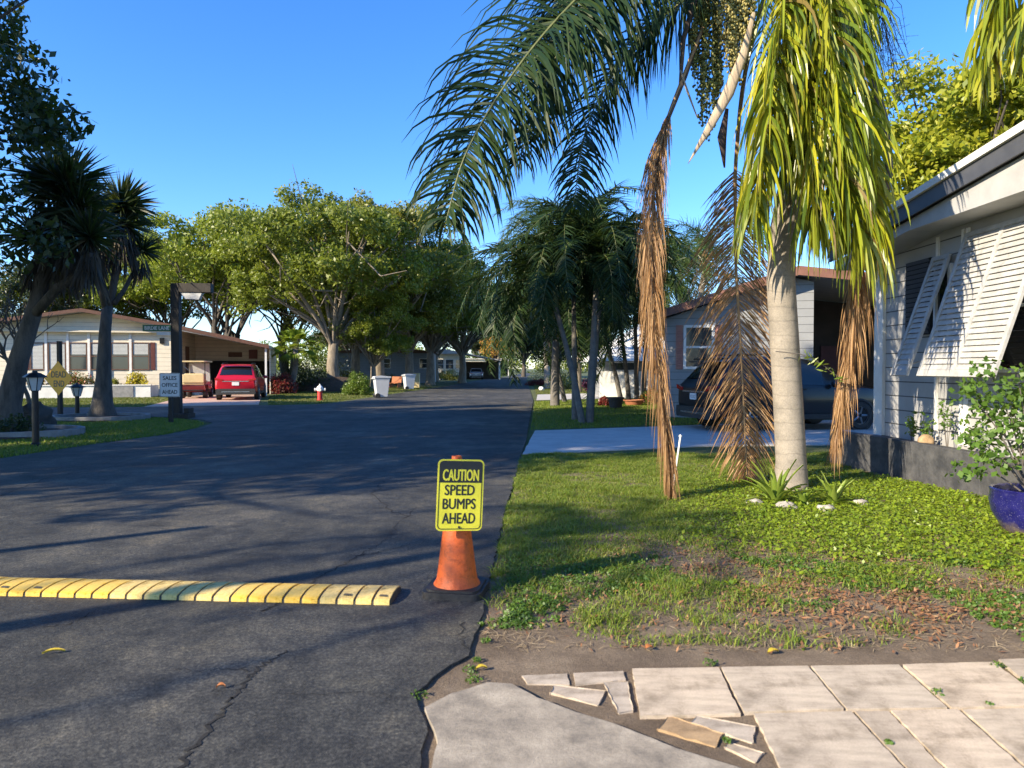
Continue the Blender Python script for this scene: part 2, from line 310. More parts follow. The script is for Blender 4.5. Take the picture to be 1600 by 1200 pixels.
# ------------------------------------------------------------------ mesh builder
class MB:
    def __init__(s): s.V = []; s.F = []; s.n = 0; s.M = []
    def add(s, V, F, mi=0):
        """V (n,3); F list of (m,k) int arrays or list of tuples"""
        V = np.asarray(V, float).reshape(-1, 3)
        if isinstance(F, np.ndarray): F = [F]
        for f in F:
            a = np.asarray(f)
            if a.ndim == 1: a = a.reshape(1, -1)
            s.F.append(a + s.n); s.M.append(mi)
        s.V.append(V); s.n += len(V); return s
    def box(s, c, d, rz=0, mi=0, rx=0):
        x, y, z = d[0] / 2, d[1] / 2, d[2] / 2
        v = np.array([(i * x, j * y, k * z) for k in (-1, 1) for j in (-1, 1) for i in (-1, 1)], float)
        if rx: v = v @ np.array(Matrix.Rotation(rx, 3, 'X')).T
        if rz: v = v @ np.array(Matrix.Rotation(rz, 3, 'Z')).T
        return s.add(v + np.array(c, float), np.array([(0, 2, 3, 1), (4, 5, 7, 6), (0, 1, 5, 4), (2, 6, 7, 3), (0, 4, 6, 2), (1, 3, 7, 5)]), mi)
    def span(s, a, b, mi=0):
        return s.box([(a[i] + b[i]) / 2 for i in range(3)], [abs(b[i] - a[i]) for i in range(3)], 0, mi)
    def tube(s, pts, radii, n=8, cap=True, mi=0, flat=1.0, side=None):
        pts = [Vector(p) for p in pts]; k = len(pts)
        if not hasattr(radii, '__len__'): radii = [radii] * k
        T = [(pts[min(i + 1, k - 1)] - pts[max(i - 1, 0)]).normalized() for i in range(k)]
        a = Vector(side) if side else (Vector((1, 0, 0)) if abs(T[0].x) < .9 else Vector((0, 1, 0)))
        rings = []
        for i in range(k):
            a = (a - T[i] * a.dot(T[i])).normalized(); b = T[i].cross(a)
            rings.append([pts[i] + (a * cos(2 * pi * j / n) + b * sin(2 * pi * j / n) * flat) * radii[i] for j in range(n)])
        V = np.array([v for r in rings for v in r])
        F = [(i * n + j, i * n + (j + 1) % n, (i + 1) * n + (j + 1) % n, (i + 1) * n + j) for i in range(k - 1) for j in range(n)]
        s.add(V, np.array(F), mi)
        if cap:
            o = s.n - len(V)
            s.F.append(np.array([list(range(n))[::-1]]) + o); s.M.append(mi)
            s.F.append(np.array([[(k - 1) * n + j for j in range(n)]]) + o); s.M.append(mi)
        return s
    def lathe(s, prof, n=24, c=(0, 0, 0), mi=0, axis='Z'):
        k = len(prof)
        V = np.array([(r * cos(2 * pi * j / n), r * sin(2 * pi * j / n), z) for r, z in prof for j in range(n)])
        if axis == 'X': V = V[:, [2, 0, 1]]
        if axis == 'Y': V = V[:, [1, 2, 0]]
        F = [(i * n + j, i * n + (j + 1) % n, (i + 1) * n + (j + 1) % n, (i + 1) * n + j) for i in range(k - 1) for j in range(n)]
        return s.add(V + np.array(c), np.array(F), mi)
    def prism(s, pts, y0, y1, mi=0, plane='XZ'):
        """polygon extruded: XZ along y, XY along z, YZ along x"""
        n = len(pts)
        def mk(p, y): return {'XZ': (p[0], y, p[1]), 'XY': (p[0], p[1], y), 'YZ': (y, p[0], p[1])}[plane]
        V = [mk(p, y0) for p in pts] + [mk(p, y1) for p in pts]
        tris = tessellate_polygon([[Vector((p[0], p[1], 0)) for p in pts]])
        F = [np.array([t for t in tris]), np.array([[q + n for q in t[::-1]] for t in tris]),
             np.array([(i, (i + 1) % n, n + (i + 1) % n, n + i) for i in range(n)])]
        return s.add(V, F, mi)
    def blob(s, c, r, seed=0, amp=.15, n=10, mi=0):
        rg = random.Random(seed); ph = [rg.uniform(0, 6) for _ in range(6)]
        V = []
        for i in range(n + 1):
            t = pi * i / n
            for j in range(2 * n):
                p = pi * j / n
                k = 1 + amp * (sin(3 * p + ph[0]) * sin(2 * t + ph[1]) + .6 * sin(5 * p + ph[2] + 3 * t) + .5 * sin(7 * t + ph[3] + 2 * p))
                V.append((c[0] + r[0] * k * sin(t) * cos(p), c[1] + r[1] * k * sin(t) * sin(p), c[2] + r[2] * k * cos(t)))
        w_ = 2 * n
        return s.add(V, np.array([(i * w_ + j, (i + 1) * w_ + j, (i + 1) * w_ + (j + 1) % w_, i * w_ + (j + 1) % w_) for i in range(n) for j in range(w_)]), mi)
    def mesh(s, name, mats, smooth=False, sharp=None):
        me = bpy.data.meshes.new(name)
        V = np.concatenate(s.V) if s.V else np.zeros((0, 3))
        me.vertices.add(len(V)); me.vertices.foreach_set('co', V.astype(np.float32).ravel())
        loops = np.concatenate([f.ravel() for f in s.F]); tot = np.concatenate([np.full(len(f), f.shape[1]) for f in s.F])
        mi = np.concatenate([np.full(len(f), m) for f, m in zip(s.F, s.M)])
        st = np.concatenate([[0], np.cumsum(tot)[:-1]])
        me.loops.add(len(loops)); me.loops.foreach_set('vertex_index', loops.astype(np.int32))
        me.polygons.add(len(tot)); me.polygons.foreach_set('loop_start', st.astype(np.int32)); me.polygons.foreach_set('loop_total', tot.astype(np.int32))
        me.polygons.foreach_set('material_index', mi.astype(np.int32))
        me.polygons.foreach_set('use_smooth', np.full(len(tot), bool(smooth)))
        me.update(calc_edges=True); me.validate()
        if sharp: me.set_sharp_from_angle(angle=radians(sharp))
        for m in (mats if isinstance(mats, (list, tuple)) else [mats]): me.materials.append(m)
        return me
    def build(s, name, mats, parent=None, smooth=False, sharp=None, bev=0, loc=None, rz=0):
        o = bpy.data.objects.new(name, s.mesh(name, mats, smooth, sharp)); COL.objects.link(o)
        if parent: o.parent = parent
        if loc is not None: o.location = loc
        if rz: o.rotation_euler.z = rz
        if bev:
            b = o.modifiers.new('bevel', 'BEVEL'); b.width = bev; b.segments = 2; b.limit_method = 'ANGLE'
        return o
def tag(o, label=None, cat=None, group=None, kind=None):
    if label: o['label'] = label
    if cat: o['category'] = cat
    if group: o['group'] = group
    if kind: o['kind'] = kind
    return o
def thing(name, label, cat, loc, rz=0, group=None):
    o = bpy.data.objects.new(name, None); COL.objects.link(o); o.location = loc; o.rotation_euler.z = rz; o.empty_display_size = .2
    return tag(o, label, cat, group)
def use(name, me, parent=None, loc=(0, 0, 0), rot=(0, 0, 0), sc=(1, 1, 1)):
    o = bpy.data.objects.new(name, me); COL.objects.link(o); o.parent = parent; o.location = loc; o.rotation_euler = rot; o.scale = sc; return o
def copy_tree(o, parent=None):
    c = o.copy(); COL.objects.link(c)
    if parent: c.parent = parent
    for ch in list(o.children): copy_tree(ch, c)
    return c
def rrect(w, h, r, n=5, cx=0, cz=0):
    out = []
    for (sx, sz, a0) in ((1, 1, 0), (-1, 1, 90), (-1, -1, 180), (1, -1, 270)):
        for k in range(n + 1):
            a = radians(a0 + 90 * k / n); out.append((cx + sx * (w / 2 - r) + r * cos(a), cz + sz * (h / 2 - r) + r * sin(a)))
    return out
def text(txt, wd, ht, cx, cz, y, m, parent, name='lettering', bold=.0, rot=0):
    th = bold * ht * 1.6; bold = 0
    cu = bpy.data.curves.new('t', 'FONT'); cu.body = txt; cu.size = 1; cu.extrude = .02; cu.offset = bold; cu.resolution_u = 3
    o = bpy.data.objects.new('t', cu); COL.objects.link(o)
    dg = bpy.context.evaluated_depsgraph_get(); me = bpy.data.meshes.new_from_object(o.evaluated_get(dg))
    bpy.data.objects.remove(o); bpy.data.curves.remove(cu)
    V = np.zeros(len(me.vertices) * 3); me.vertices.foreach_get('co', V); V = V.reshape(-1, 3)
    lo, hi = V.min(0), V.max(0)
    x = (V[:, 0] - (lo[0] + hi[0]) / 2) * wd / (hi[0] - lo[0]); z = (V[:, 1] - (lo[1] + hi[1]) / 2) * ht / (hi[1] - lo[1])
    W = np.stack([cx + x * cos(rot) - z * sin(rot), y - (V[:, 2] + .02) * .008, cz + x * sin(rot) + z * cos(rot)], 1)
    if not th:
        me.vertices.foreach_set('co', W.astype(np.float32).ravel()); me.materials.clear(); me.materials.append(m); me.name = name; me.update()
        return use(name, me, parent)
    mb = MB(); by = {}
    for p in me.polygons: by.setdefault(len(p.vertices), []).append(tuple(p.vertices))
    for q, (dx, dz) in enumerate(((0, 0), (-th, 0), (th, 0), (0, -th * .6), (0, th * .6))): mb.add(W + np.array([dx, -q * .00012, dz]), [np.array(f) for f in by.values()])
    bpy.data.meshes.remove(me); return mb.build(name, m, parent)
def inpoly(px, py, poly):
    px = np.asarray(px); py = np.asarray(py); r = np.zeros(px.shape, bool); n = len(poly)
    for i in range(n):
        x0, y0 = poly[i][:2]; x1, y1 = poly[(i + 1) % n][:2]
        if y0 == y1: continue
        c = ((y0 > py) != (y1 > py)) & (px < (x1 - x0) * (py - y0) / (y1 - y0) + x0); r ^= c
    return r
def vnoise(x, y, sc, seed=0):
    rg = np.random.RandomState(seed); g = rg.rand(64, 64)
    X = np.asarray(x) * sc; Y = np.asarray(y) * sc; xi = np.floor(X).astype(int); yi = np.floor(Y).astype(int); fx = X - xi; fy = Y - yi
    fx = fx * fx * (3 - 2 * fx); fy = fy * fy * (3 - 2 * fy)
    a = g[xi % 64, yi % 64]; b = g[(xi + 1) % 64, yi % 64]; c = g[xi % 64, (yi + 1) % 64]; d = g[(xi + 1) % 64, (yi + 1) % 64]
    return (a * (1 - fx) + b * fx) * (1 - fy) + (c * (1 - fx) + d * fx) * fy

# ------------------------------------------------------------------ foliage generators
def leaves_np(mb, C, size, rg, up=.5, aspect=.5, mi=0, N=None, dz=1.0):
    """rhombic leaf quads at centres C"""
    n = len(C); d = rg.normal(size=(n, 3)); d[:, 2] = (d[:, 2] - .25) * dz; d /= np.linalg.norm(d, axis=1)[:, None]
    nn = rg.normal(size=(n, 3)) + np.array([0, 0, up * 2])
    if N is not None: nn += N
    s_ = np.cross(d, nn); s_ /= np.linalg.norm(s_, axis=1)[:, None] + 1e-9
    L = (size * rg.uniform(.6, 1.35, n))[:, None]
    V = np.stack([C - d * L * .5, C + s_ * L * aspect * .5, C + d * L * .5, C - s_ * L * aspect * .5], 1).reshape(-1, 3)
    mb.add(V, np.arange(n * 4).reshape(n, 4), mi)
def clump_leaves(mb, C, R, per, size, rg, flat=.7, aspect=.5, up=.5):
    C = np.asarray(C); n = len(C)
    d = rg.normal(size=(n, per, 3)); d /= np.linalg.norm(d, axis=2)[:, :, None]
    r = rg.uniform(.15, 1, (n, per, 1)) ** .6
    p = C[:, None, :] + d * r * np.asarray(R).reshape(-1, 1, 1) * np.array([1, 1, flat])
    leaves_np(mb, p.reshape(-1, 3), size, rg, up * .6, aspect, N=d.reshape(-1, 3) * 1.0 + np.array([-.45, -.3, 0]))
def tree_parts(seed, H=12, R=5.5, base=4.0, lobes=13, clumps=170, per=85, leaf=.2, trunk_r=.32, fork=.32, stems=1, lean=(0, 0), lobe_r=.38, th=None):
    rg = np.random.RandomState(seed); tr = MB(); cr = MB()
    cz = (H + base) / 2; hz = (H - base) / 2
    L = []
    for i in range(lobes):
        a = 2 * pi * i / lobes * 2.4 + rg.uniform(-.4, .4); zz = -0.75 + 1.6 * (i + .5) / lobes
        rr = sqrt(max(.05, 1 - min(1, abs(zz)) ** 2)) * rg.uniform(.5, .78)
        L.append((np.array([lean[0] + R * rr * cos(a), lean[1] + R * rr * sin(a), cz + hz * zz * .72]), rg.uniform(.75, 1.25) * lobe_r * R))
    C = []; CR = []
    per_l = clumps // lobes
    for c, r in L:
        d = rg.normal(size=(per_l, 3)); d /= np.linalg.norm(d, axis=1)[:, None]; d[:, 2] = np.where(d[:, 2] < -.4, -d[:, 2], d[:, 2])
        k = rg.uniform(.55, 1.05, (per_l, 1))
        C.append(c + d * r * k * np.array([1, 1, .72])); CR.append(rg.uniform(.14, .27, per_l) * r * 1.6)
    C = np.concatenate(C); CR = np.concatenate(CR)
    clump_leaves(cr, C, CR, per, leaf, rg, .7)
    th = th or base + (H - base) * .05
    for s_ in range(stems):
        a0 = 2 * pi * s_ / max(1, stems) + rg.uniform(0, 1); sx, sy = (cos(a0) * .25, sin(a0) * .25) if stems > 1 else (0, 0)
        top = Vector((lean[0] * .4 + sx * 3.5, lean[1] * .4 + sy * 3.5, th * rg.uniform(.8, 1.0)))
        mid = Vector((top.x * .4 + sx + rg.uniform(-.12, .12), top.y * .4 + sy + rg.uniform(-.12, .12), top.z * .5))
        r0 = trunk_r / sqrt(stems)
        tr.tube([(sx, sy, -.2), (sx * 1.02, sy, .25), (mid.x * .6 + sx * .4, mid.y * .6 + sy * .4, top.z * .3), mid, top], [r0 * 1.5, r0 * 1.12, r0, r0 * .92, r0 * .75], 9)
        mine = L[s_::stems]
        for c, r in mine:
            c = Vector(c); f = rg.uniform(.55, 1.0); st = mid.lerp(top, f)
            m1 = st.lerp(c, .5) + Vector((rg.uniform(-.4, .4), rg.uniform(-.4, .4), rg.uniform(-.1, .5)))
            rb = r0 * rg.uniform(.28, .45)
            tr.tube([st, st.lerp(m1, .5) + Vector((0, 0, .15)), m1, c], [rb, rb * .8, rb * .6, rb * .25], 6, False)
            for q in range(3):
                e = c + Vector(rg.normal(size=3)) * r * .55
                tr.tube([m1.lerp(c, .4 + .2 * q), m1.lerp(e, .6), e], [rb * .4, rb * .3, rb * .08], 4, False)
    return tr, cr
def tree(name, label, trunk_me, crown_me, loc, rz=0, sc=1.0, group='shade trees along the lane', szs=None):
    t = thing(name, label, 'tree', loc, rz, group); t.scale = (sc, sc, szs or sc)
    use('trunk', trunk_me, t); use('crown', crown_me, t); return t
def spline(pts, n):
    pts = [np.array(p, float) for p in pts]; P_ = [2 * pts[0] - pts[1]] + pts + [2 * pts[-1] - pts[-2]]
    out = []; segs = len(pts) - 1
    for i in range(n):
        t = i / (n - 1) * segs; k = min(int(t), segs - 1); t -= k
        a, b, c, d = P_[k], P_[k + 1], P_[k + 2], P_[k + 3]
        out.append(.5 * ((2 * b) + (c - a) * t + (2 * a - 5 * b + 4 * c - d) * t * t + (3 * b - a - 3 * c + d) * t ** 3))
    return np.array(out)
def unit(a): return a / (np.linalg.norm(a, axis=-1, keepdims=True) + 1e-9)
def frond(leaf, stem, ctrl, n=90, L=.75, wd=.035, hang=.25, seed=0, plum=.35, start=.15, rr=.022, ang=.55, side=None, segs=5, tip=.35, spread=1.0, mi=0, roll=0.0, lvar=.8):
    rg = np.random.RandomState(seed); pts = spline(ctrl, 40)
    m = len(pts); stem.tube([tuple(p) for p in pts], [rr * (1 - .8 * i / (m - 1)) for i in range(m)], 6, True)
    s_ = np.linspace(start, 1, n); k = s_ * (m - 1); i0 = np.minimum(k.astype(int), m - 2); f = (k - i0)[:, None]
    pos = pts[i0] * (1 - f) + pts[i0 + 1] * f; T = unit(pts[i0 + 1] - pts[i0])
    up = np.array([0, 0, 1.0])
    Sd = np.cross(T, up) if side is None else np.cross(np.cross(T, np.array(side, float)), T)
    Sd = unit(Sd); U = unit(np.cross(Sd, T)); Sd, U = Sd * cos(roll) + U * sin(roll), U * cos(roll) - Sd * sin(roll)
    for sg in (-1, 1):
        q = s_ + rg.uniform(-.006, .006, n); prof = np.minimum(1, (q - start) / .15 + .45) * (1 - (1 - tip) * np.clip((q - .5) / .5, 0, 1) ** 1.5)
        ln = (L * prof * rg.uniform(lvar, 1.14, n))[:, None]
        a = (ang + .35 * s_ + rg.uniform(-.15, .15, n))[:, None]
        d = unit(Sd * sg * np.cos(a) * spread + T * np.sin(a) + U * rg.uniform(-plum, plum, (n, 1)))
        p = pos.copy(); Wv = unit(T - d * (T * d).sum(1, keepdims=True) + rg.normal(size=(n, 3)) * .35)
        prs = [.55, 1, .95, .75, .5, .04] if segs == 5 else list(np.linspace(.8, .05, segs + 1))
        rows = []
        hg = (hang * rg.uniform(.6, 1.4, n))[:, None]
        for j in range(segs + 1):
            w_ = wd * prs[j] * .5; rows.append(np.stack([p - Wv * w_, p + Wv * w_], 1))
            p = p + d * ln / segs; d = unit(d + np.array([0, 0, -1.0]) * hg * (.5 + j * .35)); Wv = unit(Wv - d * (Wv * d).sum(1, keepdims=True))
        R_ = np.stack(rows, 1)                                   # n, segs+1, 2, 3
        V = R_.reshape(-1, 3); b = np.arange(n)[:, None] * (2 * (segs + 1)) + np.arange(segs)[None, :] * 2; b = b.ravel()
        leaf.add(V, np.stack([b, b + 1, b + 3, b + 2], 1), mi)
def mk_frond(name, parent, base, ctrl, leafm, stemm, **kw):
    """one frond = one mesh (leaflets + rachis), control points in world space"""
    l = MB(); st = MB(); b = np.array(base)
    frond(l, st, [np.array(p, float) - b for p in ctrl], **kw)
    off = l.n
    for V in st.V: l.V.append(V)
    for F in st.F: l.F.append(F + off); l.M.append(1)
    l.n += st.n
    return l.build(name, [leafm, stemm], parent, smooth=False)
def blades(mb, X, Y, Z, h, wd, rg, lean=.5, mi=0):
    n = len(X)
    if n == 0: return
    a = rg.uniform(0, 2 * pi, n); hh = h * rg.uniform(.5, 1.3, n); ln = lean * rg.uniform(.2, 1.4, n); b = a + rg.uniform(-.8, .8, n) + pi / 2
    dx, dy = np.cos(b), np.sin(b); wx, wy = np.cos(a) * wd * .5, np.sin(a) * wd * .5
    B = np.stack([X, Y, Z], 1)
    def row(t, k, sag): return B + np.stack([dx * hh * ln * t * t, dy * hh * ln * t * t, hh * t * sag], 1), k
    rows = []
    for t, k, sag in ((0, 1, 1), (.55, .85, 1), (1, .1, .88)):
        c, k = row(t, k, sag); o = np.stack([wx * k, wy * k, np.zeros(n)], 1); rows += [c - o, c + o]
    V = np.stack(rows, 1).reshape(-1, 3); i = np.arange(n) * 6
    mb.add(V, np.concatenate([np.stack([i, i + 1, i + 3, i + 2], 1), np.stack([i + 2, i + 3, i + 5, i + 4], 1)]), mi)
def sword_head(mb, c, n, L, wd, rg, zmin=-.5, mi=0, hang=.12):
    c = np.array(c); d = rg.normal(size=(n * 2, 3)); d = unit(d); d = d[d[:, 2] > zmin][:n]; n = len(d)
    ln = (L * rg.uniform(.75, 1.15, n))[:, None]
    Wv = unit(np.cross(d, rg.normal(size=(n, 3)))); p = c + d * .05; rows = []
    for j, k in enumerate((.6, 1, .7, .03)):
        rows.append(np.stack([p - Wv * wd * k * .5, p + Wv * wd * k * .5], 1)); p = p + d * ln / 3; d = unit(d + np.array([0, 0, -1]) * hang)
    V = np.stack(rows, 1).reshape(-1, 3); b = (np.arange(n)[:, None] * 8 + np.arange(3)[None] * 2).ravel()
    mb.add(V, np.stack([b, b + 1, b + 3, b + 2], 1), mi)
def skirt(mb, c, n, L, r, wd, rg, mi=0, out=.25):
    a = rg.uniform(0, 2 * pi, n); p = np.array(c) + np.stack([np.cos(a) * r * rg.uniform(.4, 1, n), np.sin(a) * r * rg.uniform(.4, 1, n), rg.uniform(-.7, .25, n) * L], 1)
    d = unit(np.stack([np.cos(a) * out, np.sin(a) * out, np.full(n, -1.0)], 1) + rg.normal(size=(n, 3)) * .12)
    ln = (L * rg.uniform(.6, 1.2, n))[:, None]; Wv = unit(np.cross(d, rg.normal(size=(n, 3)))); rows = []
    for k in (.7, 1, .05):
        rows.append(np.stack([p - Wv * wd * k * .5, p + Wv * wd * k * .5], 1)); p = p + d * ln / 2; d = unit(d + np.array([0, 0, -.25]))
    V = np.stack(rows, 1).reshape(-1, 3); b = (np.arange(n)[:, None] * 6 + np.arange(2)[None] * 2).ravel()
    mb.add(V, np.stack([b, b + 1, b + 3, b + 2], 1), mi)
def shrub(name, label, cat, loc, r, m, seed, leaf=.07, clumps=40, per=60, group=None, stem=True, aspect=.55):
    """dome of leaf clumps with a few stems"""
    rg = np.random.RandomState(seed); t = thing(name, label, cat, loc, 0, group); f = MB()
    d = unit(rg.normal(size=(clumps, 3))); d[:, 2] = np.abs(d[:, 2]) * 1.1 - .12
    k = rg.uniform(.35, .88, (clumps, 1)); C = d * k * np.array([r[0], r[1], r[2] * .85]) + np.array([0, 0, r[2] * .15])
    C[:, 2] = np.maximum(C[:, 2], r[2] * .12)
    clump_leaves(f, C, np.full(clumps, .26 * (r[0] + r[2]) / 2), per, leaf, rg, .9, aspect)
    f.build('foliage', m, t)
    if stem:
        s_ = MB()
        for i in range(6): s_.tube([(0, 0, -.05), tuple(C[i] * .5 + np.array([0, 0, .05])), tuple(C[i])], [.03 * r[0], .022 * r[0], .008], 5, False)
        s_.build('stem', M['twig'], t)
    return t

# ================================================================== THE SETTING
RZ = .022                                                       # asphalt surface height
g = MB(); g.add([(-700, -200, 0), (700, -200, 0), (700, 1500, 0), (-700, 1500, 0)], np.array([(0, 1, 2, 3)]))
tag(g.build('ground', M['ground']), kind='structure')
rge = random.Random(5)
RE = [(-.30, -20), (-.33, 2.2)] + [(G(u, v).x, G(u, v).y) for u, v in ((658, 1200), (668, 1150), (655, 1112), (648, 1090), (690, 1055), (732, 1030), (746, 990), (756, 950), (770, 890), (789, 800), (806, 745), (815, 710), (822, 690), (826, 665), (831, 640))] + \
     [(.98, 33), (1.4, 60), (1.7, 85), (3, 134), (6, 222)]
LE = [(4.5, 222), (2.3, 196), (-.6, 133), (-3.2, 105), (-4.4, 85), (-5.6, 55), (-6.5, 45.6), (-7.1, 36), (-7.6, 30), (-8.3, 28.7), (-10.2, 28.4), (-14.2, 27.2), (-19, 26.6), (-60, 24),
      (-60, 20.3), (-17, 22.6), (-12.5, 22.2), (-10.2, 21.4), (-8.9, 20.4), (-8.1, 19.2), (-7.75, 17.6), (-7.7, 16), (-8.05, 14.2), (-8.35, 12), (-8.5, 9), (-8.6, -20)]
def edge_x(pts, y):
    for (x0, y0), (x1, y1) in zip(pts[:-1], pts[1:]):
        if y0 <= y <= y1: return x0 + (x1 - x0) * (y - y0) / max(1e-6, y1 - y0)
    return pts[-1][0]
def jag(poly, step, amp, ymax=35):
    out = []
    for (x0, y0), (x1, y1) in zip(poly, poly[1:]):
        n = max(1, int(sqrt((x1 - x0) ** 2 + (y1 - y0) ** 2) / step)) if min(y0, y1) < ymax and y0 > -5 and abs(x0) < 30 else 1
        for k in range(n):
            t = k / n; j = amp if k else amp * .3
            out.append((x0 + (x1 - x0) * t + rge.uniform(-j, j), y0 + (y1 - y0) * t + rge.uniform(-j, j) * .5))
    return out + [poly[-1]]
road_poly = jag(RE, .07, .011, 14) + jag(LE, .35, .03, 32)
r = MB(); r.prism(road_poly, -.05, RZ, plane='XY'); tag(r.build('road', M['asphalt']), kind='structure')
def strip(pts, wds, z, mb, jitter=0, sd=0):
    rg = random.Random(sd); V = []
    for i, p in enumerate(pts):
        a = pts[max(0, i - 1)]; b = pts[min(len(pts) - 1, i + 1)]; d = Vector((b[0] - a[0], b[1] - a[1])); d.normalize()
        w_ = wds[i] * rg.uniform(.5, 1.3); jx = rg.uniform(-jitter, jitter)
        V += [(p[0] - d.y * (w_ + jx), p[1] + d.x * (w_ + jx), z), (p[0] + d.y * (w_ - jx), p[1] - d.x * (w_ - jx), z)]
    n = len(pts); mb.add(V, np.array([(2 * i, 2 * i + 1, 2 * i + 3, 2 * i + 2) for i in range(n - 1)]))
ck = MB()
for ci, (line, wd) in enumerate([([(272, 1215), (300, 1170), (330, 1135), (352, 1105), (372, 1085), (386, 1062), (398, 1048), (425, 1032), (447, 1016)], .009),
                 ([(398, 1048), (360, 1044), (310, 1050), (270, 1046)], .003), ([(410, 955), (430, 948), (452, 935), (480, 912), (505, 897), (540, 880), (560, 868), (590, 852), (612, 832), (635, 808), (650, 792)], .006),
                 ([(635, 808), (610, 798), (585, 770), (600, 752)], .006), ([(60, 980), (100, 977), (130, 965), (150, 955)], .004), ([(560, 868), (600, 862), (640, 850)], .005),
                 ([(0, 775), (80, 745), (150, 735), (230, 712)], .007), ([(720, 975), (722, 1000), (735, 1020)], .005), ([(300, 700), (340, 705), (400, 690), (460, 688)], .007), ([(440, 1085), (560, 1082), (640, 1090)], .002)]):
    w3 = [G(u, v, RZ) for u, v in line]; pts = []
    for a, b in zip(w3, w3[1:]):
        for k in range(7):
            q = a.lerp(b, k / 7); amp = .012 + .003 * q.y; pts.append((q.x + rge.uniform(-amp, amp), q.y + rge.uniform(-amp, amp)))
    pts.append((w3[-1].x, w3[-1].y)); strip(pts, [wd * (1.1 - .6 * i / len(pts)) for i in range(len(pts))], RZ + .003, ck, .003, ci)
tag(ck.build('road_crack', M['crack']), kind='structure')
# bare soil under the thin near lawn
def pixpoly(pp, z=0.0): return [(G(u, v, z).x, G(u, v, z).y) for u, v in pp]
soil = [(-.9, 2.0), (-.6, 3.1), (-.3, 5), (-.05, 7), (.05, 9), (.05, 12.3), (9, 12.3), (9, 2.0)]
s_ = MB(); s_.prism(soil, -.02, .005, plane='XY'); tag(s_.build('soil', M['soil']), kind='structure')
# driveways
def sheet(name, poly, m, z0=-.05, z1=.02): tag(MB().prism(poly, z0, z1, plane='XY').build(name, m), kind='structure')
sheet('driveway', jag(pixpoly([(817, 711), (836, 674), (1040, 667), (1480, 650)]) + [(13, 17.6), (13, 12.2)] + pixpoly([(1340, 696), (1100, 698), (817, 711)]), .25, .015, 30), M['driveway'])
sheet('driveway', pixpoly([(838, 626), (840, 617), (1100, 611), (1100, 618)]), M['driveway'])
sheet('driveway', pixpoly([(225, 636), (285, 621), (330, 616), (410, 617), (404, 632.5)]), M['salmon'], z1=.012)
# the poured concrete pad at the bottom
pad_top = pixpoly([(664, 1105), (705, 1083), (762, 1066), (800, 1068), (840, 1090), (900, 1112), (980, 1138), (1060, 1170), (1150, 1197), (1230, 1225)], .03)
sheet('concrete_pad', jag(pad_top + [(1.5, 2.0), (-.32, 2.0), (-.30, 2.45)] + pixpoly([(684, 1160), (672, 1125), (664, 1105)], .03), .05, .006, 9), M['concrete'], -.03, .03)

# ================================================================== NEAR THINGS
# paving slabs
def slab(pp, label, m='slab', z=.022, group='paving slabs of the walkway', name='paving_slab'):
    pts = [G(u, v, z) for u, v in pp]; c = sum(pts, Vector()) / len(pts)
    loc = Vector((c.x, c.y, 0)); mb = MB(); mb.prism([(x - c.x, y - c.y) for x, y in jag([(p.x, p.y) for p in pts] + [(pts[0].x, pts[0].y)], .035, .0035, 9)[:-1]], -.02, z + random.uniform(-.002, .002), plane='XY')
    o = mb.build(name, M[m], loc=loc, bev=.004); tag(o, label, 'paving slab', group); return o
random.seed(3)
rows = [
 ([(988, 1044), (1122, 1042), (1157, 1114), (1000, 1118)], 'square sandy slab at the left end of the back row'),
 ([(1127, 1042), (1262, 1040), (1318, 1106), (1163, 1112)], 'square sandy slab, second from left in the back row'),
 ([(1267, 1040), (1404, 1038), (1480, 1105), (1324, 1107)], 'square sandy slab, third from left in the back row'),
 ([(1411, 1038), (1552, 1034), (1640, 1101), (1486, 1105)], 'square sandy slab by a mossy joint, fourth from left in the back row'),
 ([(1560, 1030), (1720, 1026), (1820, 1096), (1648, 1101)], 'sandy slab cut by the right picture edge in the back row'),
 ([(1178, 1114), (1330, 1110), (1418, 1206), (1224, 1206)], 'square sandy slab at the left end of the front row'),
 ([(1336, 1110), (1388, 1110), (1480, 1206), (1424, 1206)], 'narrow sandy slab beside a weedy joint in the front row'),
 ([(1392, 1110), (1496, 1108), (1606, 1206), (1485, 1206)], 'sandy slab between the narrow slab and the last slab in the front row'),
 ([(1504, 1108), (1668, 1104), (1790, 1206), (1614, 1206)], 'sandy slab at the lower right corner of the picture')]
for pp, lb in rows: slab(pp, lb)
for pp, lb, m in [([(815, 1055), (886, 1052), (890, 1069), (824, 1068)], 'flat grey stone strip nearest the road', 'slab_grey'),
                  ([(896, 1052), (974, 1049), (978, 1062), (899, 1070)], 'flat grey stone strip touching the first square slab', 'slab_grey'),
                  ([(866, 1071), (946, 1080), (934, 1101), (860, 1083)], 'pointed broken stone on the edge of the concrete pad', 'slab_grey'),
                  ([(944, 1067), (980, 1066), (989, 1111), (966, 1114)], 'upright wedge of broken stone left of the first square slab', 'slab_grey'),
                  ([(1046, 1119), (1130, 1147), (1118, 1166), (1028, 1140)], 'tan broken stone beside the concrete pad', 'slab_tan'),
                  ([(1090, 1119), (1180, 1136), (1176, 1160), (1080, 1130)], 'pale broken stone between tan stone and front row slab', 'slab_grey'),
                  ([(1140, 1160), (1192, 1176), (1180, 1190), (1133, 1168)], 'small pale chip of stone nearest the picture bottom', 'slab')]:
    slab(pp, lb, m, .013, 'broken stones filling the walkway edge', 'stepping_stone')

